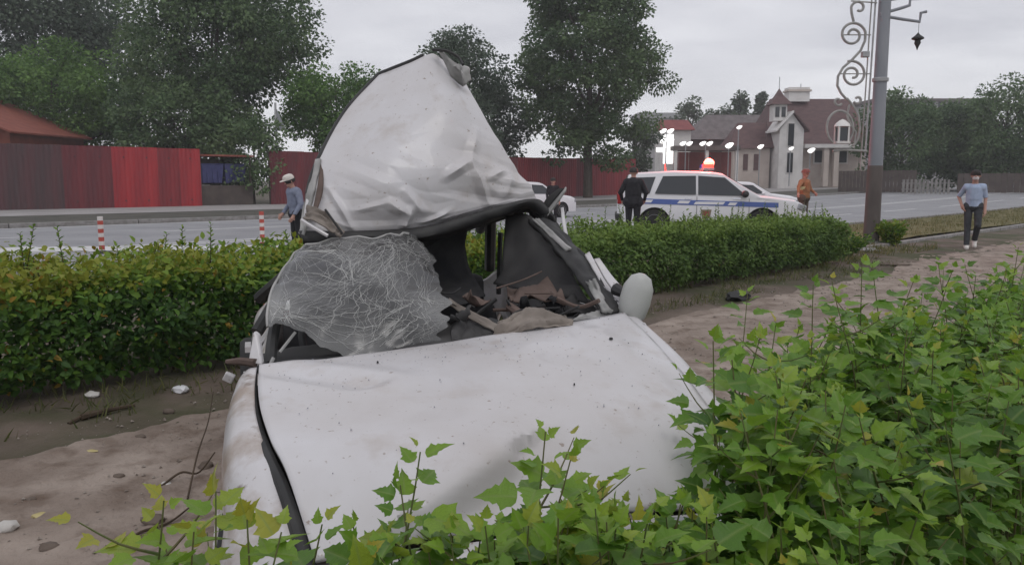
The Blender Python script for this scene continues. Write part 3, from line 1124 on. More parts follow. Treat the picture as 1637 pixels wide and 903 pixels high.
# white gable wing
m = MB()
a, b, c_ = hx(1240), hx(1278), hx(1259)
poly = [(a, HY - 1.0, GB - 1), (b, HY - 1.0, GB - 1), (b, HY - 1.0, hz_(208)), (c_, HY - 1.0, hz_(183)), (a, HY - 1.0, hz_(208))]
m.prism(poly, (0, 4.0, 0)); m.build('gable_wing', 'wall_white', hs, world=True)
for sg, xe in ((-1, hx(1233)), (1, hx(1285))):
    m = MB()
    m.prism([(c_, HY - 1.4, hz_(182)), (xe, HY - 1.4, hz_(212)), (xe, HY - 1.4, hz_(209)), (c_, HY - 1.4, hz_(178.5))], (0, 5.0, 0))
    m.build('gable_roof', 'roof_maroon' if sg > 0 else 'wall_white', hs, world=True)
for (x0, x1, y0, y1) in ((1253, 1262, 199, 234), (1253, 1262, 245, 276)):
    m = MB(); m.box(((hx(x0) + hx(x1)) / 2, HY - 1.03, (hz_(y0) + hz_(y1)) / 2), (hx(x1) - hx(x0) + .16, 0.1, hz_(y0) - hz_(y1) + .16)); f = m.build('window_frame', 'wall_white', hs, world=True)
    m = MB(); m.box(((hx(x0) + hx(x1)) / 2, HY - 1.07, (hz_(y0) + hz_(y1)) / 2), (hx(x1) - hx(x0), 0.1, hz_(y0) - hz_(y1))); m.build('pane', 'window_glass', f, world=True)
# turret
tx, ty = hx(1242), HY + 0.2
m = MB(); m.box((tx, ty, (hz_(168) + hz_(194)) / 2), (1.45, 1.45, hz_(168) - hz_(194))); tw = m.build('turret', 'wall_white', hs, world=True)
for ox in (-0.34, 0.34):
    m = MB(); m.box((tx + ox, ty - 0.74, (hz_(172) + hz_(188)) / 2), (0.44, 0.06, hz_(172) - hz_(188))); m.build('turret_pane', 'window_glass', tw, world=True)
m = MB()
zb_, zt_ = hz_(168), hz_(141)
V = [(tx + sx * 1.15, ty + sy * 1.15, zb_) for sx, sy in ((-1, -1), (1, -1), (1, 1), (-1, 1))] + [(tx + sx * .45, ty + sy * .45, (zb_ * .5 + zt_ * .5)) for sx, sy in ((-1, -1), (1, -1), (1, 1), (-1, 1))] + [(tx, ty, zt_)]
m.add(V, [(3, 2, 1, 0)] + [(i, (i + 1) % 4, 4 + (i + 1) % 4, 4 + i) for i in range(4)] + [(4 + i, 4 + (i + 1) % 4, 8) for i in range(4)])
m.build('turret_roof', 'roof_maroon', hs, world=True)
m = MB(); m.tube([(tx, ty, zt_ - 0.1), (tx, ty, hz_(123))], 0.04, 5); m.build('spire', 'steel_grey', hs, world=True)
# right wing with porch
for (x0, x1, y0, y1) in ((1306, 1330, 238, 262), (1340, 1362, 236, 262)):
    m = MB(); m.box(((hx(x0) + hx(x1)) / 2, HY + 1.15, (hz_(y0) + hz_(y1)) / 2), (hx(x1) - hx(x0), 0.16, hz_(y0) - hz_(y1))); f = m.build('window_frame', 'wall_white', hs, world=True)
    m = MB(); m.box(((hx(x0) + hx(x1)) / 2, HY + 1.08, (hz_(y0) + hz_(y1)) / 2), (hx(x1) - hx(x0) - .3, 0.1, hz_(y0) - hz_(y1) - .3)); m.build('pane', 'window_glass', f, world=True)
for x in (1318, 1334, 1376):
    house_box('porch_column', x - 4, x + 4, 236, 298, -0.6, 0.0, 'wall_pink')
house_box('porch_beam', 1282, 1384, 231, 237, -0.8, 1.1, 'wall_white')
# left wing
an = thing('annex_building', 'long pale annex with grey maroon roof joined to the turret house', 'building', (hx(1190), HY + 2, GB))
m = MB(); a, b = hx(1176), hx(1236); m.box(((a + b) / 2, HY + 3.5, (hz_(236) + GB - 1) / 2), (b - a, 4.6, hz_(236) - GB + 1)); m.build('wall', 'wall_pink', an, world=True)
for x in (1197, 1214):
    m = MB(); m.box((hx(x), HY + 1.15, (hz_(246) + hz_(272)) / 2), (0.5, 0.1, hz_(246) - hz_(272))); m.build('door_strip', 'roof_maroon', an, world=True)
m = MB(); ze, zr = hz_(237), hz_(197, HY + 4)
e0, e1 = hx(1168), hx(1240)
m.add([(e0, HY + 0.8, ze), (e1, HY + 0.8, ze), (e1, HY + 6.2, ze), (e0, HY + 6.2, ze), (e0 + 1.6, HY + 3.5, zr), (e1, HY + 3.5, zr)], [(0, 1, 5, 4), (1, 2, 5), (2, 3, 4, 5), (3, 0, 4), (3, 2, 1, 0)])
m.build('hipped_roof', 'roof_maroon', an, world=True)
bk = thing('hall_building', 'wide low hall with grey roof behind the row of lit lamps', 'building', (hx(1165, 100), 100, GB))
m = MB(); a, b = hx(1105, 100), hx(1240, 100); m.box(((a + b) / 2, 104, (hz_(222, 100) + GB - 1) / 2), (b - a, 7, hz_(222, 100) - GB + 1)); m.build('wall', 'wall_dark', bk, world=True)
m = MB(); ze, zr = hz_(223, 100), hz_(184, 104); e0, e1 = hx(1100, 100), hx(1245, 100)
m.add([(e0, 100, ze), (e1, 100, ze), (e1, 108, ze), (e0, 108, ze), (e0 + 3.0, 104, zr), (e1 - .4, 104, zr)], [(0, 1, 5, 4), (1, 2, 5), (2, 3, 4, 5), (3, 0, 4), (3, 2, 1, 0)])
m.build('hipped_roof', 'roof_grey', bk, world=True)
kb = thing('kiosk_building', 'small building with faded red roof left of the hall', 'building', (hx(1075, 94), 94, GB))
m = MB(); a, b = hx(1056, 94), hx(1104, 94); m.box(((a + b) / 2, 96, (hz_(208, 94) + GB - 1) / 2), (b - a, 3.6, hz_(208, 94) - GB + 1)); m.build('wall', 'wall_white', kb, world=True)
m = MB(); ze, zr = hz_(208, 94), hz_(192, 96); e0, e1 = hx(1052, 94), hx(1110, 94)
m.add([(e0, 93.8, ze), (e1, 93.8, ze), (e1, 98.2, ze), (e0, 98.2, ze), (e0 + 0.5, 96, zr), (e1 - .5, 96, zr)], [(0, 1, 5, 4), (1, 2, 5), (2, 3, 4, 5), (3, 0, 4), (3, 2, 1, 0)])
m.build('hipped_roof', 'wall_red', kb, world=True)
# forecourt canopy with lit lamps
cp = thing('forecourt_canopy', 'dark flat canopy over a red wall behind the patrol car', 'canopy', (hx(1130, 82), 82, GB))
m = MB(); a, b = hx(1076, 82), hx(1182, 82); m.box(((a + b) / 2, 83.5, hz_(237, 82)), (b - a, 3.6, 0.45)); m.build('canopy_roof', 'wall_dark', cp, world=True)
for i in range(6):
    x0, x1 = a + (b - a) * i / 6 + 0.03, a + (b - a) * (i + 1) / 6 - 0.03
    m = MB(); m.box(((x0 + x1) / 2, 85.0, (hz_(242, 82) + GB - 1) / 2), (x1 - x0, 0.2, hz_(242, 82) - GB + 1)); m.build('wall_panel', 'wall_red', cp, world=True)
for x in (1080, 1130, 1178):
    m = MB(); m.box((hx(x, 82), 82.0, (hz_(240, 82) + GB - 1) / 2), (0.3, 0.3, hz_(240, 82) - GB + 1)); m.build('canopy_post', 'wall_white', cp, world=True)
st = thing('illuminated_stele', 'tall bright white lit sign pillar at the forecourt entrance', 'sign', (hx(1068, 84), 84, GB))
m = MB(); m.box((hx(1068, 84), 84, (hz_(215, 84) + hz_(262, 84)) / 2), (1.0, 0.5, hz_(215, 84) - hz_(262, 84))); m.build('light_box', 'lamp_lit', st, world=True, bevel=0.06)
m = MB(); m.box((hx(1068, 84), 84, (hz_(262, 84) + GB - 1) / 2), (1.0, 0.4, hz_(262, 84) - GB + 1)); m.build('foot', 'wall_white', st, world=True)
m = MB(); m.box((hx(1060, 84), 83.7, hz_(240, 84)), (1.6, 0.3, 0.5)); m.build('lit_wing', 'lamp_lit', st, world=True, bevel=0.08)
LAMPS = [(1066, 210, 1.5, 'topmost bright white lamp above the lit sign pillar'), (1066, 226, 1.5, 'bright white double lamp on the lit sign pillar'), (1097, 230, 1.35, 'bright white lamp on a post, just right of the lit pillar'), (1129, 230, 1.4, 'bright white lamp on a post in the middle of the canopy'),
         (1166, 233, 0.9, 'bright oval lamp by the right end of the canopy'), (1216, 235, 0.7, 'bright oval lamp in front of the annex wall'), (1182, 204, 0.6, 'small white lamp above the annex roof corner'),
         (1265, 238, 0.55, 'small bright lamp in front of the white gable'), (1297, 241, 0.8, 'bright lamp in front of the house porch')]
for (px_, py_, wd_, lb) in LAMPS:
    Yl = 80.5
    q = at(px_, py_, Yl)
    lo_ = thing('street_lamp', lb, 'lamp', (q.x, Yl, GB - 0.5), 0, 'lit lamps around the forecourt')
    zz = q.z - GB + 0.5
    m = MB(); m.tube([(0, 0.25, 0), (0, 0.25, zz - 0.05)], 0.05, 6); m.build('post', 'steel_grey', lo_)
    m = MB()
    for k, ox in enumerate(((-wd_ / 4, wd_ / 4) if wd_ > 1.3 else (0,))):
        ww = wd_ / (2.0 if wd_ > 1.3 else 1.0)
        m = MB()
        m.lathe([(0.0, -0.5), (0.5, -0.36), (0.82, -0.1), (1.0, 0.12), (0.7, 0.38), (0.0, 0.5)], 12)
        m.v = [(x * ww * .5 + ox, y * ww * .4, z * ww * 0.62 + x * ww * 0.15 + zz) for (x, y, z) in m.v]
        m.build('lamp_head', 'lamp_lit', lo_, True)
# far block of flats and long roof
fb = thing('apartment_block', 'far pale apartment block above the trees by the lamp pole', 'building', (hx(1490, 130), 130, 1.0))
m = MB(); a, b = hx(1395, 130), hx(1585, 130); m.box(((a + b) / 2, 136, hz_(163, 130) / 2), (b - a, 12, hz_(163, 130))); m.build('wall', 'panel_block', fb, world=True)
m = MB(); m.box(((a + b) / 2, 136, hz_(160.5, 130)), (b - a + .8, 12.8, 0.5)); m.build('roof_slab', 'roof_grey', fb, world=True)
for i in range(12):
    for j in range(2):
        m = MB(); m.box((a + (b - a) * (i + .5) / 12, 129.95, hz_(169 + j * 22, 130)), (0.95, 0.12, 1.15)); m.build('window_pane', 'window_glass', fb, world=True)
fl = thing('long_building', 'far long pale building low on the horizon beside the poplar', 'building', (hx(1060, 150), 150, 1.0))
m = MB(); a, b = hx(1020, 150), hx(1092, 150); m.box(((a + b) / 2, 154, hz_(190, 150) / 2), (b - a, 8, hz_(190, 150))); m.build('wall', 'panel_block', fl, world=True)
m = MB(); m.box(((a + b) / 2, 154, hz_(185, 150)), (b - a + .6, 8.6, 1.0)); m.build('roof_slab', 'galvanised', fl, world=True)

# fences right of the pole
def board_fence(name, label, px0, px1, Y0, Y1, top, ht_extra, step, bw, mat):
    a = Vector((xat(px0, Y0), Y0, 0)); b = Vector((xat(px1, Y1), Y1, 0))
    a.z, b.z = gz(a.x, a.y) + 0.1, gz(b.x, b.y) + 0.1
    L = (b - a).length
    r = thing(name, label, 'fence', a)
    k = int(L / step)
    d = (b - a) / L
    h = top
    for i in range(k):
        c = a + d * (i + 0.5) * step
        m = MB(); m.bar(c - d * bw / 2 + Vector((0, 0, h / 2)), c + d * bw / 2 + Vector((0, 0, h / 2)), 0.05, h + random.uniform(-.04, .04)); m.build('board', mat, r, world=True)
    for z in (0.35, h - 0.3):
        m = MB(); nrm = Vector((-d.y, d.x, 0)) * 0.06
        m.bar(a + nrm + Vector((0, 0, z)), b + nrm + Vector((0, 0, z)), 0.05, 0.1); m.build('rail', mat, r, world=True)
    return r


board_fence('board_fence', 'tall dark board fence right behind the lamp pole', 1340, 1470, 72, 69, 1.9, 0, 0.30, 0.285, 'wood_dark')
board_fence('picket_fence', 'low pale grey picket fence left of the walking man', 1441, 1526, 66, 64, 1.15, 0, 0.30, 0.17, 'picket_grey')
board_fence('board_fence', 'dark board fence at the far right behind the walking man', 1530, 1720, 66, 63, 1.6, 0, 0.45, 0.43, 'wood_dark')

# ------------------------------------------------------------------ vehicles
def lerp_prof(prof, x):
    if x <= prof[0][0]:
        return prof[0][1]
    for (a, za), (b, zb) in zip(prof, prof[1:]):
        if x <= b:
            return za + (zb - za) * (x - a) / (b - a)
    return prof[-1][1]


class Vehicle:
    def __init__(s, name, label, loc, rz, length, width, top, belt, wheels, wr, sill, mat, group=None):
        s.r = thing(name, label, 'car', loc, rz, group)
        s.L, s.W, s.top, s.belt, s.wheels, s.wr, s.sill = length, width, top, belt, wheels, wr, sill
        s.mat = mat
        s.body()

    def end_taper(s, x):
        t = abs(x) / (s.L / 2)
        return 1.0 - 0.16 * max(0, (t - 0.72) / 0.28) ** 2

    def hw(s, x, z):
        b = s.W / 2 * s.end_taper(x)
        bz = lerp_prof(s.belt, x)
        if z <= bz:
            b *= 1 - 0.045 * ((z - 0.62) / 0.5) ** 2
        else:
            b *= 0.985
            b -= 0.30 * (z - bz)
        return b

    def bot(s, x):
        z = s.sill
        for wx in s.wheels:
            d = abs(x - wx)
            ra = s.wr * 1.18
            if d < ra:
                z = max(z, s.wr + math.sqrt(ra * ra - d * d) - 0.02)
        return z

    def body(s):
        xs = set()
        for i in range(61):
            xs.add(round(-s.L / 2 + s.L * i / 60, 4))
        for (x, _) in s.top:
            xs.add(round(x, 4))
        for wx in s.wheels:
            ra = s.wr * 1.18
            for k in range(13):
                xs.add(round(wx - ra * math.cos(math.pi * k / 12), 4))
        xs = sorted(xs)
        V, F = [], []
        nl = 12
        half = []
        for x in xs:
            zb, zt = s.bot(x), lerp_prof(s.top, x)
            bz = min(lerp_prof(s.belt, x), zt - 0.05)
            bz = max(bz, zb + 0.05)
            pts = []
            for k in range(5):
                z = zb + (bz - zb) * k / 4
                pts.append((s.hw(x, z), z))
            for k in range(1, 4):
                z = bz + (zt - 0.03 - bz) * k / 3
                pts.append((s.hw(x, z), z))
            wt = s.hw(x, zt)
            pts += [(wt - 0.035, zt - 0.005), (wt * 0.75, zt + 0.012), (wt * 0.4, zt + 0.022), (0.0, zt + 0.025)]
            half.append(pts)
        nl = len(half[0])
        row = []
        for x, pts in zip(xs, half):
            full = [(x, y, z) for (y, z) in pts] + [(x, -y, z) for (y, z) in pts[-2::-1]]
            row.append(len(V))
            V += full
        M = 2 * nl - 1
        for i in range(len(xs) - 1):
            for k in range(M - 1):
                F.append((row[i] + k, row[i] + k + 1, row[i + 1] + k + 1, row[i + 1] + k))
        F.append(tuple(row[0] + k for k in range(M)))
        F.append(tuple(row[-1] + k for k in range(M))[::-1])
        m = MB(); m.add(V, F)
        s.shell = m.build('body', s.mat, s.r, True)
        m = MB(); m.box((0, 0, s.sill + 0.12), (s.L * 0.9, s.W * 0.78, 0.25)); m.build('underbody', 'black_plastic', s.r)
        for wx in s.wheels:
            for sy in (-1, 1):
                yo = s.W / 2 - 0.13
                m = MB()
                m.lathe([(s.wr * 0.62, -0.11), (s.wr * 0.93, -0.115), (s.wr, -0.08), (s.wr, 0.08), (s.wr * 0.93, 0.115), (s.wr * 0.62, 0.11)], 28, (wx, sy * yo, s.wr), 'y')
                wo_ = m.build('wheel', 'tyre', s.r, True)
                m = MB()
                m.lathe([(s.wr * 0.66, sy * 0.09), (s.wr * 0.6, sy * 0.118), (s.wr * 0.5, sy * 0.085), (s.wr * 0.12, sy * 0.095), (0.0, sy * 0.1)], 24, (wx, sy * yo, s.wr), 'y')
                ri = m.build('rim', 'alloy', wo_, True)
                m = MB(); ra = s.wr * 1.17
                arc = [(wx + ra * math.cos(t_), sy * (s.W / 2 - 0.30), s.wr + ra * math.sin(t_)) for t_ in [math.pi * k / 12 for k in range(13)]]
                m.prism(arc, (0, sy * -0.25, 0)); m.build('wheel_well', 'black_plastic', s.r)

    def side_panel(s, name, poly, mat, off=0.012, parent=None, sides=(-1, 1), n=6):
        """poly: (x,z) corners of a quad strip: bottom-left,bottom-right,top-right,top-left"""
        for sy in sides:
            m = MB()
            (x0, z0), (x1, z1), (x2, z2), (x3, z3) = poly
            V, F = [], []
            for j in range(4):
                v = j / 3
                for i in range(n + 1):
                    u = i / n
                    x = (x0 * (1 - u) + x1 * u) * (1 - v) + (x3 * (1 - u) + x2 * u) * v
                    z = (z0 * (1 - u) + z1 * u) * (1 - v) + (z3 * (1 - u) + z2 * u) * v
                    V.append((x, sy * (s.hw(x, z) + off), z))
            for j in range(3):
                for i in range(n):
                    F.append((j * (n + 1) + i, j * (n + 1) + i + 1, (j + 1) * (n + 1) + i + 1, (j + 1) * (n + 1) + i))
            m.add(V, F)
            m.build(name, mat, parent or s.r, True, solid=0.0)

    def screen(s, name, x0, x1, mat='window_glass', inset=0.06, off=0.012):
        m = MB()
        V, F = [], []
        for j in range(7):
            x = x0 + (x1 - x0) * j / 6
            z = lerp_prof(s.top, x)
            wd = s.hw(x, z) - inset
            sl = (lerp_prof(s.top, x + .02) - lerp_prof(s.top, x - .02)) / .04
            nv = Vector((-sl, 0, 1)).normalized() * off
            for i in range(9):
                u = -1 + 2 * i / 8
                cr_ = 0.025 * (1 - u * u) ** 0.5 if abs(u) < 1 else 0
                V.append((x + nv.x, u * wd, z + nv.z + cr_))
        for j in range(6):
            for i in range(8):
                F.append((j * 9 + i, j * 9 + i + 1, (j + 1) * 9 + i + 1, (j + 1) * 9 + i))
        m.add(V, F)
        return m.build(name, mat, s.r, True)


SY = 22.4
suv = Vehicle('police_suv', 'white patrol SUV with blue side stripe and lit red roof beacon', (xat(1130, SY, .6), SY, 0.0), R(-7), 5.05, 2.0,
              [(-2.525, 0.95), (-2.48, 1.12), (-2.42, 1.30), (-2.22, 1.66), (-2.05, 1.72), (-1.0, 1.775), (0.0, 1.75), (0.30, 1.70), (1.28, 1.10), (1.6, 1.07), (2.2, 0.99), (2.40, 0.90), (2.525, 0.68)],
              [(-2.5, 1.13), (0.9, 1.06), (1.3, 1.03), (2.5, 0.86)], (-1.52, 1.34), 0.375, 0.30, 'vehicle_white')
suv.side_panel('rear_quarter_window', [(-2.30, 1.2), (-1.66, 1.17), (-1.50, 1.62), (-2.08, 1.60)], 'window_glass')
suv.side_panel('rear_door_window', [(-1.52, 1.17), (-0.42, 1.14), (-0.42, 1.65), (-1.30, 1.64)], 'window_glass')
suv.side_panel('front_door_window', [(-0.36, 1.14), (0.92, 1.11), (0.34, 1.60), (-0.36, 1.65)], 'window_glass')
suv.side_panel('blue_stripe', [(-2.38, 0.91), (1.75, 0.80), (1.75, 0.93), (-2.38, 1.05)], 'stripe_blue', 0.010, n=24)
for (x0, x1, zz) in ((-2.0, -1.62, 0.965), (-0.92, -0.62, 0.94), (-0.48, 0.30, 0.915), (0.42, 0.62, 0.895)):
    suv.side_panel('stripe_emblem', [(x0, zz - 0.035), (x1, zz - 0.04), (x1 + 0.06, zz + 0.035), (x0 + 0.06, zz + 0.04)], 'mark_white', 0.014)
suv.side_panel('door_crest', [(-0.24, 0.50), (-0.04, 0.50), (0.0, 0.74), (-0.28, 0.74)], 'crest_gold', 0.014)
suv.side_panel('crest_shield', [(-0.20, 0.57), (-0.08, 0.57), (-0.06, 0.69), (-0.22, 0.69)], 'crest_red', 0.018)
suv.side_panel('door_seam', [(-0.40, 0.45), (-0.388, 0.45), (-0.388, 1.10), (-0.40, 1.10)], 'black_plastic', 0.009, n=1)
suv.side_panel('door_seam', [(0.98, 0.50), (0.992, 0.50), (0.992, 1.04), (0.98, 1.04)], 'black_plastic', 0.009, n=1)
suv.side_panel('sill_trim', [(-1.0, 0.31), (0.86, 0.31), (0.86, 0.42), (-1.0, 0.42)], 'black_plastic', 0.016)
for x in (-0.62, 0.66):
    suv.side_panel('door_handle', [(x - .1, 1.02), (x + .1, 1.02), (x + .1, 1.055), (x - .1, 1.055)], 'chrome', 0.03, n=2)
suv.screen('windscreen', 0.36, 1.24)
suv.screen('rear_window', -2.40, -2.24)
for sy in (-1, 1):
    m = MB(); m.box((2.33, sy * 0.76, 0.80), (0.26, 0.34, 0.17), Euler((0, R(18), R(-sy * 22))).to_matrix()); m.build('headlight', 'lamp_glass', suv.r, bevel=0.03)
    m = MB(); m.box((-2.47, sy * 0.80, 1.02), (0.12, 0.26, 0.28)); m.build('tail_light', 'tail_red', suv.r, bevel=0.03)
    m = MB(); m.lathe([(0, -.13), (0.085, -.08), (0.1, 0.02), (0.08, .1), (0, .13)], 12, (0.86, sy * 1.10, 1.16), 'y'); m.build('door_mirror', 'black_plastic', suv.r, True)
m = MB(); m.box((2.48, 0, 0.72), (0.1, 1.15, 0.24)); gr = m.build('grille', 'black_plastic', suv.r, bevel=0.02)
for z in (0.66, 0.72, 0.78):
    m = MB(); m.box((2.545, 0, z), (0.03, 1.08, 0.02)); m.build('grille_bar', 'chrome', gr)
m = MB(); m.box((2.46, 0, 0.46), (0.22, 1.75, 0.16)); m.build('front_bumper', 'black_plastic', suv.r, bevel=0.05)
m = MB(); m.box((-2.48, 0, 0.52), (0.2, 1.8, 0.2)); m.build('rear_bumper', 'black_plastic', suv.r, bevel=0.05)
lb_ = MB(); lb_.box((-0.05, 0, 1.835), (0.30, 1.15, 0.07)); lbo = lb_.build('light_bar', 'steel_grey', suv.r, bevel=0.02)
m = MB(); m.box((-0.05, 0.32, 1.92), (0.26, 0.46, 0.11)); m.build('blue_lens', 'beacon_blue', lbo, bevel=0.03)
m = MB(); m.box((-0.05, -0.32, 1.92), (0.26, 0.46, 0.11)); m.build('red_lens', 'beacon_red', lbo, bevel=0.03)
m = MB(); m.lathe([(0, -.1), (0.13, -.06), (0.15, 0.02), (0.09, .1), (0, .13)], 14, (-0.02, -0.30, 2.0)); m.build('beacon', 'beacon_core', lbo, True)
m = MB(); m.tube([(-1.2, -0.3, 1.77), (-1.22, -0.3, 1.98)], 0.012, 6); m.build('aerial', 'beacon_red', suv.r)
bl = bpy.data.lights.new('beacon_glow', 'POINT'); bl.color = (1, 0.06, 0.04); bl.energy = 200; bl.shadow_soft_size = 0.15
blo = bpy.data.objects.new('beacon_glow', bl); COL.objects.link(blo); blo.parent = suv.r; blo.location = (-0.05, -0.35, 2.25)

SEDAN_TOP = [(-2.25, 0.78), (-2.18, 0.95), (-1.55, 1.03), (-1.35, 1.08), (-0.72, 1.42), (-0.3, 1.47), (0.25, 1.45), (0.42, 1.40), (1.12, 0.98), (1.9, 0.88), (2.15, 0.80), (2.25, 0.62)]


def sedan(name, label, loc, rz, sc_=1.0):
    v = Vehicle(name, label, loc, rz, 4.5, 1.75, SEDAN_TOP, [(-2.2, 0.98), (1.1, 0.93), (2.2, 0.78)], (-1.32, 1.35), 0.31, 0.24, 'vehicle_white', 'white saloon cars on the road')
    v.side_panel('rear_door_window', [(-1.18, 1.03), (-0.28, 1.0), (-0.28, 1.37), (-0.70, 1.36)], 'window_glass')
    v.side_panel('front_door_window', [(-0.22, 1.0), (0.86, 0.98), (0.36, 1.34), (-0.22, 1.37)], 'window_glass')
    v.screen('windscreen', 0.46, 1.08)
    v.screen('rear_window', -1.30, -0.78)
    for sy in (-1, 1):
        m = MB(); m.box((2.08, sy * 0.64, 0.68), (0.24, 0.30, 0.13)); m.build('headlight', 'lamp_glass', v.r, bevel=0.03)
        m = MB(); m.box((-2.18, sy * 0.64, 0.80), (0.14, 0.34, 0.14)); m.build('tail_light', 'tail_red', v.r, bevel=0.03)
        m = MB(); m.lathe([(0, -.1), (0.07, -.06), (0.08, 0.02), (0, .1)], 10, (0.78, sy * 0.95, 1.0), 'y'); m.build('door_mirror', 'vehicle_white', v.r, True)
    m = MB(); m.box((2.2, 0, 0.36), (0.14, 1.45, 0.14)); m.build('front_bumper', 'black_plastic', v.r, bevel=0.03)
    return v


Yc = 33.0
sedan('saloon_car', 'white car on the road, only its roof and window showing beside the raised roof', (xat(838, Yc, .5), Yc, 0), R(38))
Yc = 34.0
sedan('saloon_car', 'white car half hidden behind the patrol SUV bonnet', (xat(1186, Yc, .5), Yc, 0), R(-12))

# ------------------------------------------------------------------ lamp pole with scroll work
PY = 18.5
px0 = xat(1392, PY, 0)
pole = thing('lamp_pole', 'tall tapered grey pole with iron scroll work and a rusty brown foot', 'lamp pole', (px0, PY, 0))


def pz(py):
    return at(1392, py, PY).z


def pxx(px, z):
    return xat(px, PY, z) - px0


H1, H2 = pz(265), 9.0
m = MB(); m.tube([(0, 0, -0.2), (0, 0, 0.1), (0, 0, H1)], [0.19, 0.178, 0.166], 20); m.build('pole_foot', noisy('pole_rust', (0.095, 0.08, 0.074), (0.135, 0.115, 0.105), 3, 0.9, stretch=(1, 1, .4), bump_s=.3), pole, True)
m = MB(); m.tube([(0, 0, H1), (0, 0, pz(120)), (0, 0, H2)], [0.160, 0.142, 0.11], 20); m.build('pole_shaft', noisy('pole_grey', (0.22, 0.235, 0.26), (0.28, 0.29, 0.315), 2.5, 0.6, stretch=(1, 1, .3)), pole, True)
m = MB(); m.lathe([(0.15, -0.05), (0.175, -0.04), (0.18, 0.03), (0.15, 0.045)], 20, (0, 0, pz(128))); m.build('strap_ring', 'galvanised', pole, True)
m = MB(); m.lathe([(0.30, -0.1), (0.30, 0.02), (0.24, 0.06), (0.18, 0.10)], 16, (0, 0, 0.02)); m.build('base_collar', 'old_concrete', pole, True)
# conduit and stand-off bar beside the shaft
m = MB(); m.tube([(-0.26, -0.02, pz(250)), (-0.22, -0.02, pz(0)), (-0.20, -0.02, 7.4)], 0.022, 8); m.build('conduit', 'galvanised', pole, True)
m = MB(); m.tube([(-0.36, -0.04, pz(272)), (-0.33, -0.04, pz(60)), (-0.30, -0.04, 6.6)], 0.016, 6); m.build('scroll_rod', 'scroll_paint', pole, True)
m = MB(); m.box((-0.40, -0.05, pz(88)), (0.16, 0.14, 0.13)); m.build('junction_box', 'galvanised', pole, bevel=0.015)


def sc_pts(lst):
    out = []
    for (a, b) in lst:
        z = pz(b)
        out.append(Vector((pxx(a, z), -0.06, z)))
    return out


def spiral(cx, cy, r0, r1, a0, a1, n=40, sq=1.0):
    return [(cx + (r0 + (r1 - r0) * i / n) * math.cos(R(a0 + (a1 - a0) * i / n)), cy - sq * (r0 + (r1 - r0) * i / n) * math.sin(R(a0 + (a1 - a0) * i / n))) for i in range(n + 1)]


def scroll(name, lst, r=0.03):
    m = MB(); m.tube(sc_pts(lst), r, 7); m.build(name, 'scroll_paint', pole, True)


# upper hook, two big S volutes, lower ring
scroll('scroll', spiral(1371, 14, 4, 12, -120, 180, 26) + [(1360, 24), (1363, 36)])
sA = spiral(1361, 57, 6, 21, 180, -350, 60) + [(1381, 66), (1374, 82), (1360, 97), (1346, 109), (1338, 123), (1337, 138), (1343, 150), (1352, 160)]
scroll('scroll', sA)
scroll('scroll', spiral(1361, 120, 5, 22, 270, 830, 60))
scroll('scroll', spiral(1338, 163, 3, 7, 30, 330, 18))
scroll('scroll', spiral(1369, 160, 3, 7, 150, -150, 18))
scroll('scroll', [(1352, 158), (1362, 170), (1370, 185), (1373, 205), (1370, 222), (1362, 234)], 0.03)
scroll('scroll', spiral(1341, 205, 21, 21, -60, 240, 36, 1.3), 0.028)
scroll('scroll', [(1356, 168), (1352, 185), (1358, 200), (1366, 212), (1364, 228)], 0.026)
scroll('scroll_bracket', [(1330, 242), (1345, 240), (1384, 242)], 0.028)
scroll('scroll_bracket', [(1345, 57), (1390, 57)], 0.014)
scroll('scroll_bracket', [(1340, 119), (1390, 119)], 0.014)
scroll('scroll_bracket', [(1359, 3), (1400, 6)], 0.016)
# small lantern in the ring
z = pz(215); x = pxx(1344, z)
m = MB(); m.box((x, -0.06, z), (0.20, 0.20, 0.30)); ln = m.build('lantern_glass', 'window_glass', pole)
for dx in (-0.11, 0.11):
    for dy in (-0.11, 0.11):
        m = MB(); m.box((x + dx, -0.06 + dy, z), (0.035, 0.035, 0.34)); m.build('lantern_frame', 'wall_white', ln)
m = MB(); m.lathe([(0.18, 0.0), (0.16, 0.06), (0.07, 0.14), (0.0, 0.17)], 12, (x, -0.06, z + 0.17)); m.build('lantern_cap', 'wall_white', pole, True)
m = MB(); m.box((x, -0.06, z - 0.19), (0.30, 0.28, 0.04)); m.build('lantern_tray', 'wall_white', pole)
# arms on the road side
for pts, r in (([(1405, 24), (1440, 14), (1452, 10), (1453, 0), (1470, -1)], 0.035), ([(1405, 26), (1440, 32), (1468, 36), (1470, 22), (1479, 20)], 0.035), ([(1405, 4), (1440, -1), (1475, -3)], 0.022)):
    m = MB(); m.tube(sc_pts(pts), r, 8); m.build('arm', 'pole_grey', pole, True)
m = MB(); m.tube(sc_pts([(1467, 36), (1466, 58)]), 0.005, 5); m.build('hanger_wire', 'black_plastic', pole)
z = pz(63); x = pxx(1465, z)
m = MB(); m.lathe([(0.0, 0.14), (0.05, 0.08), (0.13, 0.02), (0.13, -0.01), (0.06, -0.04), (0.07, -0.10), (0.03, -0.18), (0.0, -0.27)], 12, (x, -0.06, z)); m.build('hanging_insulator', 'black_plastic', pole, True)

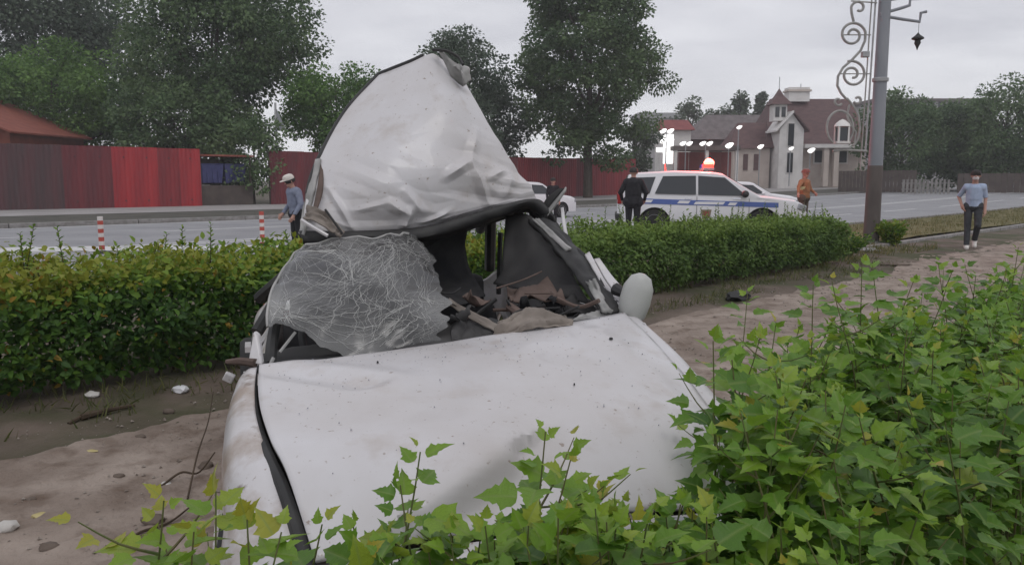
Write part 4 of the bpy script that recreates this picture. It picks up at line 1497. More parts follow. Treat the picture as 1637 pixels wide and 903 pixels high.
# striped delineator posts on the roadway
for i, (px_, Y, z0, lb) in enumerate(((160, 16.5, 0, 'red and white striped marker post above the left end of the hedge'), (418, 18.5, 0, 'red and white striped marker post left of the man in the cap'))):
    x = xat(px_, Y, .7)
    r = thing('marker_post', lb, 'post', (x, Y, 0), 0, 'striped marker posts on the road')
    top = at(px_, 346 - i * 8, Y).z
    k = 9
    for j in range(k):
        m = MB(); m.lathe([(0.055, top * j / k), (0.055, top * (j + 1) / k - 0.001)], 12); m.build('stripe_band', 'red_marker' if j % 2 == (0 if i else 1) else 'white_marker', r, True)
    m = MB(); m.lathe([(0.16, 0), (0.16, 0.03), (0.06, 0.06)], 14, (0, 0, 0.004)); m.build('foot_plate', 'black_plastic', r, True)

# ------------------------------------------------------------------ people
REG = {}


def person(label, loc, rz, J, colors, height=1.75, extras=(), bulk=1.0, group='people at the scene'):
    """J overrides joints of a standing figure facing -Y; one remeshed body, clothes as children"""
    j = dict(pelvis=(0, 0, .96), chest=(0, 0, 1.28), neck=(0, 0, 1.47), head=(0, -.02, 1.63),
             shL=(.175, 0, 1.40), elL=(.225, .02, 1.13), wrL=(.23, -.05, .89), shR=(-.175, 0, 1.40), elR=(-.225, .02, 1.13), wrR=(-.23, -.05, .89),
             hipL=(.095, 0, .93), knL=(.10, -.01, .50), anL=(.10, .02, .09), hipR=(-.095, 0, .93), knR=(-.10, -.01, .50), anR=(-.10, .02, .09))
    j.update(J)
    j = {k: Vector(v) for k, v in j.items()}
    caps = []

    def cap(a, b, r0, r1, reg):
        caps.append((Vector(a), Vector(b), r0, r1, reg))
    B = bulk
    cap(j['pelvis'], j['pelvis'].lerp(j['chest'], .5), .145 * B, .135 * B, 'shirt')
    cap(j['pelvis'].lerp(j['chest'], .5), j['chest'] + Vector((0, 0, .04)), .135 * B, .15 * B, 'shirt')
    cap(j['shL'] * .8 + j['chest'] * .2, j['shR'] * .8 + j['chest'] * .2, .085 * B, .085 * B, 'shirt')
    for s_ in (-1, 1):
        cap(j['pelvis'] + Vector((.055 * s_, 0, .06)), j['chest'] + Vector((.075 * s_, 0, .05)), .10 * B, .10 * B, 'shirt')
    cap(j['chest'] + Vector((0, 0, .1)), j['neck'], .09, .058, 'skin')
    cap(j['neck'], j['head'], .056, .06, 'skin')
    hd = j['head']
    up = (hd - j['neck']).normalized()
    face = J.get('face', (0, -1, 0))
    fc = Vector(face).normalized()
    sd = up.cross(fc).normalized()
    cap(hd + up * .035 - fc * .012, hd - up * .0 - fc * 0.0, .092, .085, 'skin')
    cap(hd - up * .055 + fc * .03, hd - up * .075 + fc * .045, .058, .046, 'skin')
    cap(hd + fc * .088 + up * .005, hd + fc * .108 - up * .025, .012, .017, 'skin')
    for s_ in (-1, 1):
        cap(hd + sd * s_ * .086 + up * .01, hd + sd * s_ * .09 - up * .025, .018, .014, 'skin')
    for sd_ in 'LR':
        sgn = 1 if sd_ == 'L' else -1
        sl = 'shirt'
        cap(j['sh' + sd_], j['el' + sd_], .055 * B, .045 * B, sl)
        cap(j['el' + sd_], j['wr' + sd_], .046, .031, colors.get('forearm', 'shirt'))
        d = (j['wr' + sd_] - j['el' + sd_]).normalized()
        a = Vector((sgn, 0, 0))
        lat = d.cross(a).normalized() if abs(d.dot(a)) < .95 else Vector((0, 1, 0))
        pal = j['wr' + sd_] + d * .085
        cap(j['wr' + sd_] + d * .02, pal, .032, .036, 'skin')
        for k, (o, ln) in enumerate(((-.03, .07), (-.01, .085), (.01, .08), (.03, .06))):
            b0 = pal + lat * o + d * .01
            b1 = b0 + d * ln * .55 - a * .008
            b2 = b1 + d * ln * .4 - a * .028
            cap(b0, b1, .0115, .0105, 'skin'); cap(b1, b2, .0105, .009, 'skin')
        cap(j['wr' + sd_] + d * .035 - lat * .02, j['wr' + sd_] + d * .09 - lat * .06, .014, .011, 'skin')
        cap(j['hip' + sd_], j['kn' + sd_], .098 * B, .064, 'trousers')
        cap(j['kn' + sd_], j['an' + sd_], .064, .05, 'trousers')
        toe = Vector(J.get('toe' + sd_, (0, -1, 0))).normalized()
        an = j['an' + sd_]
        cap(an - toe * .04 - Vector((0, 0, .045)), an + toe * .15 - Vector((0, 0, .055)), .045, .036, 'shoes')
        cap(an, an - Vector((0, 0, .03)), .05, .05, 'shoes')
    cap(j['hipL'], j['hipR'], .115 * B, .115 * B, 'trousers')
    k_ = height / 1.75
    bm = bmesh.new()
    for (a, b, r0, r1, _) in caps:
        d = b - a
        L = max(d.length, 1e-4)
        rot = d.to_track_quat('Z', 'Y').to_matrix().to_4x4()
        res = bmesh.ops.create_uvsphere(bm, u_segments=12, v_segments=8, radius=1.0)
        for v in res['verts']:
            z = v.co.z
            r = r0 + (r1 - r0) * (0 if z < 0 else 1)
            v.co = Vector((v.co.x * (r0 if z < -1e-4 else (r1 if z > 1e-4 else (r0 + r1) / 2)), v.co.y * (r0 if z < -1e-4 else (r1 if z > 1e-4 else (r0 + r1) / 2)), z * r + (0 if z <= 0 else L)))
        bmesh.ops.transform(bm, matrix=Matrix.Translation(a) @ rot, verts=res['verts'])
    me = bpy.data.meshes.new('tmp'); bm.to_mesh(me); bm.free()
    to = bpy.data.objects.new('tmp', me); COL.objects.link(to)
    md = to.modifiers.new('r', 'REMESH'); md.mode = 'VOXEL'; md.voxel_size = 0.0095
    md = to.modifiers.new('s', 'SMOOTH'); md.iterations = 3; md.factor = 0.5
    md = to.modifiers.new('d', 'DECIMATE'); md.ratio = 0.45
    dg = bpy.context.evaluated_depsgraph_get()
    body = bpy.data.meshes.new_from_object(to.evaluated_get(dg))
    bpy.data.objects.remove(to); bpy.data.meshes.remove(me)
    A = np.array([tuple(c[0]) for c in caps]); Bv = np.array([tuple(c[1]) for c in caps]); r0 = np.array([c[2] for c in caps]); r1 = np.array([c[3] for c in caps])
    co = np.empty(len(body.vertices) * 3, np.float32); body.vertices.foreach_get('co', co); co = co.reshape(-1, 3)
    AB = Bv - A
    t = np.clip(((co[:, None, :] - A[None]) * AB[None]).sum(2) / np.maximum((AB ** 2).sum(1), 1e-8)[None], 0, 1)
    dist = np.linalg.norm(co[:, None, :] - (A[None] + t[:, :, None] * AB[None]), axis=2) - (r0[None] * (1 - t) + r1[None] * t)
    near = dist.argmin(1)
    regs = np.array([c[4] for c in caps])[near]
    regs = np.where((regs == 'shirt') & (co[:, 2] < j['pelvis'].z - .02), 'trousers', regs)
    body.transform(Matrix.Scale(k_, 4))
    body.shade_smooth()
    root = link('person', body, colors['skin'])
    tag(root, label, 'person', group)
    root.location = loc
    root.rotation_euler = (0, 0, rz)
    nrm = [v.normal.copy() for v in body.vertices]
    polys = [tuple(p.vertices) for p in body.polygons]
    for reg in ('shirt', 'trousers', 'shoes'):
        vs, fs, mp = [], [], {}
        for p in polys:
            if sum(regs[i] == reg for i in p) * 2 >= len(p):
                q = []
                for i in p:
                    if i not in mp:
                        mp[i] = len(vs); vs.append(tuple(body.vertices[i].co + nrm[i] * .011))
                    q.append(mp[i])
                fs.append(tuple(q))
        cm = bpy.data.meshes.new(reg); cm.from_pydata(vs, [], fs); cm.update(); cm.shade_smooth()
        nm = {'shirt': colors.get('top_name', 'shirt'), 'trousers': 'trousers', 'shoes': 'shoes'}[reg]
        link(nm, cm, colors[reg], root)
    ex = Matrix.Scale(k_, 3)
    frame = Matrix((sd, -fc, up)).transposed()

    def headpart(nm, mat, prof, off, squash=(1, 1.12, 1), smooth=True):
        m = MB(); m.lathe(prof, 16)
        m.v = [tuple((hd + frame @ (Vector((x * squash[0], y * squash[1], z * squash[2])) + Vector(off))) * k_) for (x, y, z) in m.v]
        m.build(nm, mat, root, smooth)
    for e in extras:
        headpart(*e)
    for s_ in (-1, 1):
        m = MB(); m.lathe([(0, -.008), (.011, 0), (0, .008)], 8); m.v = [tuple((hd + sd * s_ * .032 + fc * .083 + up * .022 + Vector(p)) * k_) for p in m.v]
        m.build('eye', 'black_plastic', root, True)
    return root


HAIR = ('hair', 'hair_dark', [(.098, .0), (.104, .03), (.098, .07), (.07, .115), (.0, .137)], (0, .012, .0))
principled('hair_dark', (0.025, 0.02, 0.018), 0.7)
principled('skin_tone', (0.42, 0.235, 0.18), 0.6)
noisy('cloth_black', (0.014, 0.014, 0.017), (0.024, 0.024, 0.028), 12, 0.95)
noisy('cloth_blue', (0.33, 0.40, 0.54), (0.40, 0.47, 0.61), 12, 0.9)
noisy('cloth_greyblue', (0.17, 0.19, 0.26), (0.22, 0.245, 0.32), 12, 0.9)
noisy('cloth_dark_grey', (0.028, 0.03, 0.034), (0.045, 0.047, 0.052), 12, 0.95)
noisy('cloth_orange', (0.25, 0.11, 0.055), (0.34, 0.15, 0.07), 12, 0.85)
noisy('cloth_khaki', (0.075, 0.06, 0.045), (0.11, 0.085, 0.065), 12, 0.9)
principled('hi_vis', (0.62, 0.52, 0.28), 0.6)
principled('cap_white', (0.62, 0.58, 0.53), 0.8)
principled('helmet_red', (0.20, 0.05, 0.035), 0.4)
principled('mask_pale', (0.6, 0.55, 0.55), 0.8)
principled('shoe_black', (0.02, 0.02, 0.02), 0.6)
principled('shoe_white', (0.6, 0.57, 0.54), 0.6)

Yp = 17.6
person('man in light blue shirt and face mask walking on the path', (xat(1556, Yp, .9), Yp, gz(10, 17) + 0.0), R(-28),
       dict(chest=(0, -.04, 1.27), neck=(0, -.06, 1.46), head=(0, -.10, 1.615), shL=(.17, -.04, 1.38), shR=(-.17, -.04, 1.38),
            elR=(-.29, .10, 1.15), wrR=(-.23, -.02, .97), elL=(.22, .03, 1.13), wrL=(.22, -.05, .88),
            knL=(.10, -.20, .53), anL=(.07, .08, .20), toeL=(0, -.8, -.5), knR=(-.09, -.10, .50), anR=(-.09, -.26, .10)),
       dict(skin='skin_tone', shirt='cloth_blue', trousers='cloth_dark_grey', shoes='shoe_white', forearm='skin'), 1.76, bulk=0.93,
       extras=(HAIR, ('face_mask', 'mask_pale', [(.03, -.035), (.06, -.03), (.066, .0), (.05, .03), (.02, .035)], (0, -.055, -.055), (1, .9, 1.1))))
person('man in black jacket standing with his back to us beside the patrol car', (xat(1012, 20.2, .9), 20.2, 0), R(170),
       dict(elL=(.30, 0, 1.15), wrL=(.27, -.14, .98), elR=(-.30, 0, 1.15), wrR=(-.27, -.14, .98)),
       dict(skin='skin_tone', shirt='cloth_black', trousers='cloth_black', shoes='shoe_black', top_name='jacket'), 1.85, bulk=1.28,
       extras=(HAIR,))
person('man in white cap and grey blue shirt beside the raised roof', (xat(474, 15.2, .9), 15.2, 0), R(-50),
       dict(pelvis=(0, .02, .95), chest=(0, -.03, 1.27), neck=(0, -.07, 1.45), head=(0, -.13, 1.59), shL=(.17, -.05, 1.39), shR=(-.17, -.05, 1.39),
            elL=(.25, -.02, 1.13), wrL=(.24, -.16, .92), elR=(-.25, -.02, 1.13), wrR=(-.2, -.2, .94), face=(0, -.93, -.35)),
       dict(skin='skin_tone', shirt='cloth_greyblue', trousers='cloth_black', shoes='shoe_black'), 1.66, bulk=1.05,
       extras=(('cap', 'cap_white', [(.102, .03), (.107, .06), (.09, .11), (.05, .135), (0, .14)], (0, .0, .0)), ('cap_peak', 'cap_white', [(.0, .0), (.085, .004), (.085, .014), (.0, .018)], (0, -.1, .035)),
               ('hair', 'hair_dark', [(.085, -.04), (.1, -.01), (.103, .028)], (0, .014, 0))))
person('worker in orange vest and red helmet behind the patrol car bonnet', (xat(1285, 24.6, 1), 24.6, 0), R(40),
       dict(elR=(-.38, -.05, 1.26), wrR=(-.52, -.12, 1.08), elL=(.30, -.02, 1.18), wrL=(.20, -.22, 1.08)),
       dict(skin='skin_tone', shirt='cloth_orange', trousers='cloth_khaki', shoes='shoe_black', top_name='vest'), 1.86, bulk=1.12,
       extras=(('helmet', 'helmet_red', [(.13, .03), (.115, .045), (.112, .08), (.08, .13), (0, .15)], (0, 0, 0)), ('reflective_band', 'hi_vis', [(.205, -.47), (.21, -.38), (.19, -.37), (.185, -.48)], (0, 0.0, .0), (1, .82, 1))))
person('dark haired person standing beside the white car behind the torn pillar', (xat(884, 27.5, 1), 27.5, 0), R(15),
       dict(), dict(skin='skin_tone', shirt='cloth_black', trousers='cloth_black', shoes='shoe_black'), 1.62, extras=(HAIR,))

# ------------------------------------------------------------------ the wreck
wk = thing('wrecked_car', 'crushed white saloon with its roof peeled upright and shattered windscreen', 'car', (-0.3, 3.6, 0.0))
HA = R(18)
CO = Vector((-0.2, 2.9, 0))
CF = Vector((math.sin(HA), -math.cos(HA), 0))
CL = Vector((math.cos(HA), math.sin(HA), 0))


def C(x, y, z):
    """car frame: x to its left (our right), y forward (to us), z up; it leans to our left"""
    p = CO + CL * x + CF * y
    return Vector((p.x, p.y, z + 0.05 * x))


def wpart(name, m, mat, smooth=False, parent=None, bevel=0.0, solid=0.0):
    return m.build(name, mat, parent or wk, smooth, True, bevel, solid)


def ridged(v, s=1.0):
    return 1.0 - 2.0 * abs(noise.noise(v * s))


def facet(u, v, nx, ny, seed):
    """flat facets meeting in sharp creases, as in buckled sheet metal"""
    x = u * nx + 0.45 * noise.noise(Vector((u * 3, v * 3, seed)))
    y = v * ny + 0.45 * noise.noise(Vector((u * 3, v * 3, seed + 9)))
    x += 0.4 * y
    i, j = math.floor(x), math.floor(y)
    fx, fy = x - i, y - j

    def h(a, b):
        return noise.cell(Vector((a + 0.5, b + 0.5, seed + 0.5))) * 2 - 1
    if fx + fy < 1:
        return h(i, j) * (1 - fx - fy) + h(i + 1, j) * fx + h(i, j + 1) * fy
    return h(i + 1, j + 1) * (fx + fy - 1) + h(i, j + 1) * (1 - fx) + h(i + 1, j) * (1 - fy)


def seg_d(u, v, a, b):
    px_, py_ = u - a[0], v - a[1]
    dx, dy = b[0] - a[0], b[1] - a[1]
    t = max(0, min(1, (px_ * dx + py_ * dy) / (dx * dx + dy * dy)))
    return math.hypot(px_ - dx * t, py_ - dy * t), t, (px_ * dy - py_ * dx)


# bonnet
RR, RL = Vector((-0.852, 2.60, 0.88)), Vector((0.462, 3.20, 0.967))
FR, FL = Vector((-0.437, 1.66, 0.765)), Vector((0.665, 2.08, 0.70))


def bonnet_net():
    net = []
    for j in range(6):
        v = j / 5
        row = []
        for i in range(7):
            u = i / 6
            p = RR.lerp(RL, u).lerp(FR.lerp(FL, u), v)
            cr_ = (1 - (2 * u - 1) ** 2)
            p.z += 0.045 * cr_ * math.sin(min(1, v * 1.15) * math.pi * 0.62) - 0.012 * cr_ * (1 - v)
            p.z += 0.02 * math.sin(v * math.pi)
            # side bows outwards, nose rolls down
            bow = math.sin(v * math.pi) * 0.045 * (2 * u - 1)
            p += CL * bow
            if v > 0.75:
                p.z -= 0.10 * ((v - 0.75) / 0.25) ** 2
            if u > 0.85:
                p.z -= 0.03 * ((u - .85) / .15) * math.sin(v * math.pi)
            row.append(p)
        net.append(row)
    return net


def bonnet_disp(u, v):
    d = 0.0045 * noise.noise(Vector((u * 3, v * 3, 2))) + 0.003 * noise.noise(Vector((u * 8, v * 7, 5)))
    r, t, side = seg_d(u, v, (0.22, 0.95), (0.41, 0.86))
    if r < 0.25:
        if side >= 0:
            d += 0.042 * math.exp(-(r / 0.075) ** 1.5)
        else:
            d += 0.042 * math.exp(-(r / 0.045) ** 2) - 0.040 * (1 - math.exp(-(r / 0.05) ** 2)) * math.exp(-(r / 0.11) ** 2)
    r, t, side = seg_d(u, v, (0.03, 0.06), (0.22, 0.36))
    d += -0.012 * math.exp(-(r / 0.035) ** 2) + 0.010 * math.exp(-((r - 0.07) / 0.04) ** 2)
    r, t, side = seg_d(u, v, (0.86, 0.12), (0.92, 0.7))
    d += 0.006 * math.exp(-(r / 0.03) ** 2)
    r = math.hypot((u - 0.74), (v - 0.30) * 0.8)
    d -= 0.006 * math.exp(-(r / 0.09) ** 2)
    return -d


bon, bg_ = sheet('bonnet', bonnet_net(), 90, 70, 'wreck_white', wk, bonnet_disp, solid=-0.012)
bon['label'] = 'dusty white bonnet, dented near the nose'
m = MB(); q = C(0.5, 0.18, 0.0); 
for (u_, v_, r_) in ((78, 17, 0.008), (24, 12, 0.004), (60, 40, 0.003)):
    m = MB(); c = bg_[v_][u_]
    m.lathe([(r_, 0.002), (r_ * .8, 0.008), (0, 0.01)], 7, c); wpart('dirt_speck', m, 'black_plastic', True)

m = MB()
rc = random.Random(5)
for k in range(170):
    v_ = int(min(69, abs(rc.gauss(0, 16)) + 1)); u_ = rc.randint(4, 86)
    if rc.random() < 0.25:
        v_ = rc.randint(2, 66)
    c = bg_[v_][u_] + Vector((rc.uniform(-.006, .006), rc.uniform(-.006, .006), 0.004))
    e = rc.uniform(0.0012, 0.003)
    m.box(c, (e * rc.uniform(.7, 1.8), e, e), Euler((rc.random() * 3, rc.random() * 3, rc.random() * 3)).to_matrix())
co_ = wpart('glass_crumbs', m, 'lamp_glass'); co_['kind'] = 'stuff'


# fenders
def fender_net(edge, out, s0, lower, arch_t):
    rows = []
    nr = 9
    for j in range(nr):
        t = j / (nr - 1)
        a = curve_at(edge, t)
        sc1 = s0[0] + (s0[1] - s0[0]) * t
        row = []
        for (o, dz) in ((0.0, 0.0), (0.30, -0.008), (0.62, -0.045), (0.88, -0.12), (1.0, -0.22), (1.02, -0.34)):
            row.append(a + out * (o * sc1) + Vector((0, 0, dz)))
        zb = lower
        d = abs(t - arch_t) * 1.1
        if d < 0.36:
            zb = max(zb, 0.30 + math.sqrt(0.36 ** 2 - d * d))
        last = row[-1].copy()
        zb = min(zb, last.z - 0.03)
        for k in (0.5, 1.0):
            row.append(last + out * (-0.03 * k * sc1) + Vector((0, 0, (zb - last.z) * k)))
        rows.append(row)
    return rows


ed = [bg_[int(70 * k / 6)][0].copy() for k in range(7)]
off = Vector((-0.91, -0.41, 0))
edge_r = [p + off * (0.009 + 0.012 * (i / 6)) + Vector((0, 0, -0.006 - 0.012 * i / 6)) for i, p in enumerate(ed)]
fr_, fg = sheet('front_fender', fender_net(edge_r, off, (0.10, 0.155), 0.24, 0.52), 40, 48, 'wreck_white_muddy', wk,
                lambda u, v: -0.012 * ridged(Vector((u * 2.0, v * 3.0, 7)), 1.0) * (0.3 + v) - 0.03 * math.exp(-(((u - .55) / .12) ** 2 + ((v - .42) / .25) ** 2)), solid=0.005)
fr_['label'] = 'muddy white front fender with dried dirt'
el = [bg_[int(70 * k / 6)][90].copy() for k in range(7)]
offl = Vector((0.97, 0.24, 0))
edge_l = [p + offl * 0.012 + Vector((0, 0, -0.006)) for p in el]
sheet('front_fender', fender_net(edge_l, offl, (0.12, 0.16), 0.28, 0.52), 40, 48, 'wreck_white', wk,
      lambda u, v: 0.012 * ridged(Vector((u * 2.0, v * 3.0, 17)), 1.0) * (0.3 + v), solid=-0.005)
# dark gap between bonnet and fender
m = MB()
gp = spline([p + off * 0.012 + Vector((0, 0, -0.03)) for p in ed], 20)
m.tube(gp, [0.006 + 0.013 * i / 20 for i in range(21)], 8); wpart('bonnet_seal', m, 'rubber_seal', True)
m = MB(); m.tube(spline([p + offl * 0.012 + Vector((0, 0, -0.035)) for p in el], 16), 0.014, 8); wpart('bonnet_seal', m, 'rubber_seal', True)
# nose: bumper, grille, lamps (in the shrub)
nf = [bg_[70][int(90 * k / 6)].copy() for k in range(7)]
fwd = CF.copy()
net = []
for (f, dz) in ((0.02, -0.02), (0.10, -0.10), (0.15, -0.22), (0.16, -0.36), (0.10, -0.47)):
    row = []
    for k, p in enumerate(nf):
        e = (k - 3) / 3
        row.append(p + CL * (0.12 * e) + fwd * (f - 0.05 * e * e) + Vector((0, 0, dz)))
    net.append(row)
sheet('nose_panel', net[:3], 30, 10, 'wreck_white', wk, None, solid=-0.008)
sheet('front_bumper', net[2:], 30, 14, 'wreck_white', wk, lambda u, v: 0.02 * ridged(Vector((u * 4, v * 3, 3))), solid=-0.008)
for sgn in (-1, 1):
    c = nf[3] + CL * (0.43 * sgn) + fwd * 0.085 + Vector((0, 0, -0.13 + 0.05 * 0.4 * sgn))
    m = MB(); m.box(c, (0.34, 0.16, 0.14), Euler((0, 0, HA - R(14 * sgn))).to_matrix()); wpart('headlight', m, 'lamp_glass', bevel=0.03)
c = nf[3] + fwd * 0.12 + Vector((0, 0, -0.14))
m = MB(); m.box(c, (0.44, 0.08, 0.12), Euler((0, 0, HA)).to_matrix()); gro = wpart('grille', m, 'black_plastic', bevel=0.01)
for k in (-1, 0, 1):
    m = MB(); m.box(c + fwd * 0.045 + Vector((0, 0, 0.035 * k)), (0.42, 0.015, 0.012), Euler((0, 0, HA)).to_matrix()); m.build('grille_bar', 'chrome', gro, False, True)

# wheels
for (x, y, tl) in ((-0.73, 0.55, -4), (0.73, 0.60, 3), (-0.72, -1.98, 0), (0.72, -1.98, 0)):
    wr = 0.30
    cz = wr - 0.012
    base = CO + CL * x + CF * y
    rot = Matrix.Rotation(HA + R(tl), 3, 'Z')
    m = MB(); m.lathe([(wr * .6, -.095), (wr * .92, -.1), (wr, -.07), (wr, .07), (wr * .92, .1), (wr * .6, .095)], 26, axis='x')
    m.v = [tuple(rot @ Vector(p) + Vector((base.x, base.y, cz))) for p in m.v]
    wo_ = wpart('wheel', m, 'tyre', True)
    sg = 1 if x > 0 else -1
    m = MB(); m.lathe([(wr * .64, sg * .07), (wr * .58, sg * .1), (wr * .45, sg * .07), (wr * .12, sg * .08), (0, sg * .085)], 22, axis='x')
    m.v = [tuple(rot @ Vector(p) + Vector((base.x, base.y, cz))) for p in m.v]
    m.build('rim', 'alloy', wo_, True, True)

# body sides, tub, boot
for sgn in (-1, 1):
    for (nm, y0, y1, seed) in (('front_door', 0.02, -0.98, 1), ('rear_door', -0.99, -1.68, 2), ('rear_quarter', -1.69, -2.95, 3)):
        net = []
        for z, o in ((0.24, -0.03), (0.42, 0.0), (0.62, 0.015), (0.80, 0.0), (0.89, -0.05)):
            row = []
            for k in range(5):
                y = y0 + (y1 - y0) * k / 4
                wv = 0.80 - (0.12 * max(0, (-y - 2.2) / 0.75) ** 2 if y < -2.2 else 0)
                zz = z
                if nm == 'rear_quarter' and z < 0.5:
                    dd = abs(y + 1.98)
                    if dd < 0.34:
                        zz = max(z, 0.28 + math.sqrt(0.34 ** 2 - dd * dd))
                if y < -2.1:
                    zz *= 1 - 0.16 * min(1, (-2.1 - y) / 0.3)
                row.append(C(sgn * (wv + o) + (0.07 if sgn < 0 else 0), y, zz - (0.05 if sgn < 0 else 0)))
            net.append(row)
        d_, _ = sheet(nm, net, 24, 20, 'wreck_white_muddy' if sgn < 0 else 'wreck_white', wk, lambda u, v, s=seed: 0.028 * ridged(Vector((u * 2.2, v * 1.8, s * 3.1))), solid=0.006)
        if nm != 'rear_quarter':
            m = MB(); m.bar(C(sgn * 0.83 + (0.06 if sgn < 0 else 0), y1 + 0.06, 0.66), C(sgn * 0.83 + (0.06 if sgn < 0 else 0), y1 + 0.2, 0.66), 0.03, 0.03); m.build('door_handle', 'wreck_white', d_, False, True)
m = MB()
m.add([C(-.74, .0, .22), C(.74, .0, .22), C(.74, -2.9, .22), C(-.74, -2.9, .22)], [(0, 1, 2, 3)]); wpart('floor_pan', m, 'interior_grey', solid=0.02)
m = MB(); m.add([C(-.74, .03, .22), C(.74, .03, .22), C(.74, .03, .84), C(-.74, .03, .84)], [(0, 1, 2, 3)]); wpart('firewall', m, 'interior_grey', solid=0.01)
sheet('boot_lid', [[C(-.62, -2.12, .74), C(0, -2.12, .74), C(.62, -2.12, .74)], [C(-.66, -2.5, .73), C(0, -2.5, .75), C(.66, -2.5, .73)], [C(-.62, -2.92, .71), C(0, -2.95, .73), C(.62, -2.92, .71)]], 24, 20, 'wreck_white', wk, lambda u, v: 0.02 * ridged(Vector((u * 2, v * 2, 9))), solid=0.006)
sheet('rear_panel', [[C(-.64, -2.93, .69), C(0, -2.97, .70), C(.64, -2.93, .69)], [C(-.66, -2.97, .5), C(0, -3.03, .5), C(.66, -2.97, .5)], [C(-.62, -2.93, .26), C(0, -2.98, .26), C(.62, -2.93, .26)]], 20, 16, 'wreck_white', wk, lambda u, v: 0.03 * ridged(Vector((u * 2, v * 2, 19))), solid=0.006)
for sgn in (-1, 1):
    m = MB(); m.box(C(sgn * .55, -2.985, .60), (.26, .06, .14), Euler((0, 0, HA)).to_matrix()); wpart('tail_light', m, 'tail_red', bevel=0.02)

# dashboard, seats, wheel, loose trim in the cabin
sheet('dashboard', [[C(-.70, -.02, .84), C(0, .0, .86), C(.70, -.02, .86)], [C(-.70, -.28, .86), C(0, -.30, .90), C(.70, -.28, .87)], [C(-.70, -.42, .80), C(0, -.46, .84), C(.70, -.42, .80)], [C(-.68, -.40, .5), C(0, -.44, .5), C(.68, -.40, .5)]],
      36, 24, 'interior_grey', wk, lambda u, v: 0.02 * ridged(Vector((u * 5, v * 3, 1))), solid=0.01)


def seat(x, y, tilt):
    s = []
    for (nm, c, d, rx) in (('seat_cushion', (x, y, .40), (.46, .48, .16), 8), ('seat_back', (x, y - .34, .58), (.46, .15, .5), tilt), ('headrest', (x, y - .52, .84), (.26, .1, .15), tilt)):
        m = MB(); m.box(C(*c), d, (Matrix.Rotation(HA, 3, 'Z') @ Matrix.Rotation(R(-rx), 3, 'X')))
        wpart(nm, m, 'interior_cloth', True, bevel=0.045)


seat(-.36, -1.0, 34)
seat(.36, -1.02, 44)
m = MB(); m.box(C(0, -1.75, .42), (1.3, .48, .18), Matrix.Rotation(HA, 3, 'Z')); wpart('rear_bench', m, 'interior_cloth', True, bevel=0.05)
m = MB(); m.box(C(.07, -2.02, .69), (1.2, .14, .44), Matrix.Rotation(HA, 3, 'Z')); wpart('rear_backrest', m, 'interior_cloth', True, bevel=0.05)
m = MB(); m.box(C(-.22, -2.06, .86), (.6, .1, .26), Matrix.Rotation(HA, 3, 'Z')); wpart('rear_seat_top', m, 'interior_cloth', True, bevel=0.04)
sw = [C(-.36 + .18 * math.cos(t), -.56 - .05 * math.sin(t), .88 + .17 * math.sin(t)) for t in [2 * math.pi * k / 24 for k in range(25)]]
m = MB(); m.tube(sw, 0.016, 8); so = wpart('steering_wheel', m, 'black_plastic', True)
m = MB(); m.tube([C(-.36, -.56, .88), C(-.36, -.40, .82)], 0.035, 10); m.build('steering_column', 'black_plastic', so, True, True)
for a in (0.3, 2.84, 4.7):
    m = MB(); m.tube([C(-.36, -.56, .88), C(-.36 + .17 * math.cos(a), -.57, .88 + .16 * math.sin(a))], 0.014, 6); m.build('spoke', 'black_plastic', so, True, True)

# inner door card and belt lines seen through the opening
sheet('door_card', [[C(.70, -.05, .42), C(.70, -.95, .42)], [C(.72, -.05, .66), C(.74, -.95, .66)], [C(.74, -.05, .90), C(.78, -.95, .92)]], 12, 12, 'interior_grey', wk, lambda u, v: 0.02 * ridged(Vector((u * 3, v * 3, 4))), solid=0.006)
sheet('hanging_door_trim', [[at(808, 346, 4.15), at(848, 346, 4.05), at(900, 400, 3.8)], [at(808, 420, 4.0), at(850, 430, 3.85), at(925, 455, 3.6)], [at(790, 455, 3.95), at(850, 468, 3.75), at(945, 487, 3.45)]], 24, 16, 'interior_grey', wk, lambda u, v: 0.012 * facet(u, v, 3, 2, 24), solid=0.006)
sheet('pillar_trim', [[at(600, 385, 4.1), at(670, 376, 4.1), at(742, 358, 4.2)], [at(600, 430, 4.1), at(672, 425, 4.1), at(738, 400, 4.25)], [at(610, 470, 4.0), at(680, 470, 4.0), at(752, 446, 4.2)], [at(640, 505, 3.7), at(700, 500, 3.7), at(775, 476, 4.0)]], 24, 24, 'interior_cloth', wk, lambda u, v: 0.02 * facet(u, v, 4, 4, 54), solid=0.008)
# crumpled trim lying on the dashboard
sheet('crumpled_trim', [[at(795, 520, 3.02), at(850, 495, 3.1), at(905, 503, 3.12)], [at(790, 532, 2.99), at(850, 512, 3.04), at(915, 515, 3.08)], [at(785, 543, 2.97), at(850, 530, 3.0), at(915, 522, 3.05)]], 26, 16, 'trim_beige', wk, lambda u, v: 0.014 * facet(u, v, 6, 4, 14) + 0.012 * ridged(Vector((u * 6, v * 4, 14))), solid=0.005)
sheet('broken_strip', [[at(718, 478, 3.3), at(760, 500, 3.2), at(802, 522, 3.05)], [at(716, 486, 3.3), at(755, 512, 3.18), at(795, 532, 3.03)]], 20, 6, 'trim_beige', wk, lambda u, v: 0.006 * ridged(Vector((u * 4, v * 3, 4))), solid=0.008)
sheet('broken_dash_piece', [[at(726, 500, 3.25), at(770, 508, 3.2), at(830, 500, 3.2)], [at(722, 525, 3.05), at(760, 534, 3.02), at(800, 528, 3.05)], [at(720, 545, 2.97), at(750, 543, 2.96), at(790, 540, 2.97)]], 24, 14, 'interior_grey', wk, lambda u, v: 0.03 * ridged(Vector((u * 4, v * 3, 44))), solid=0.006)
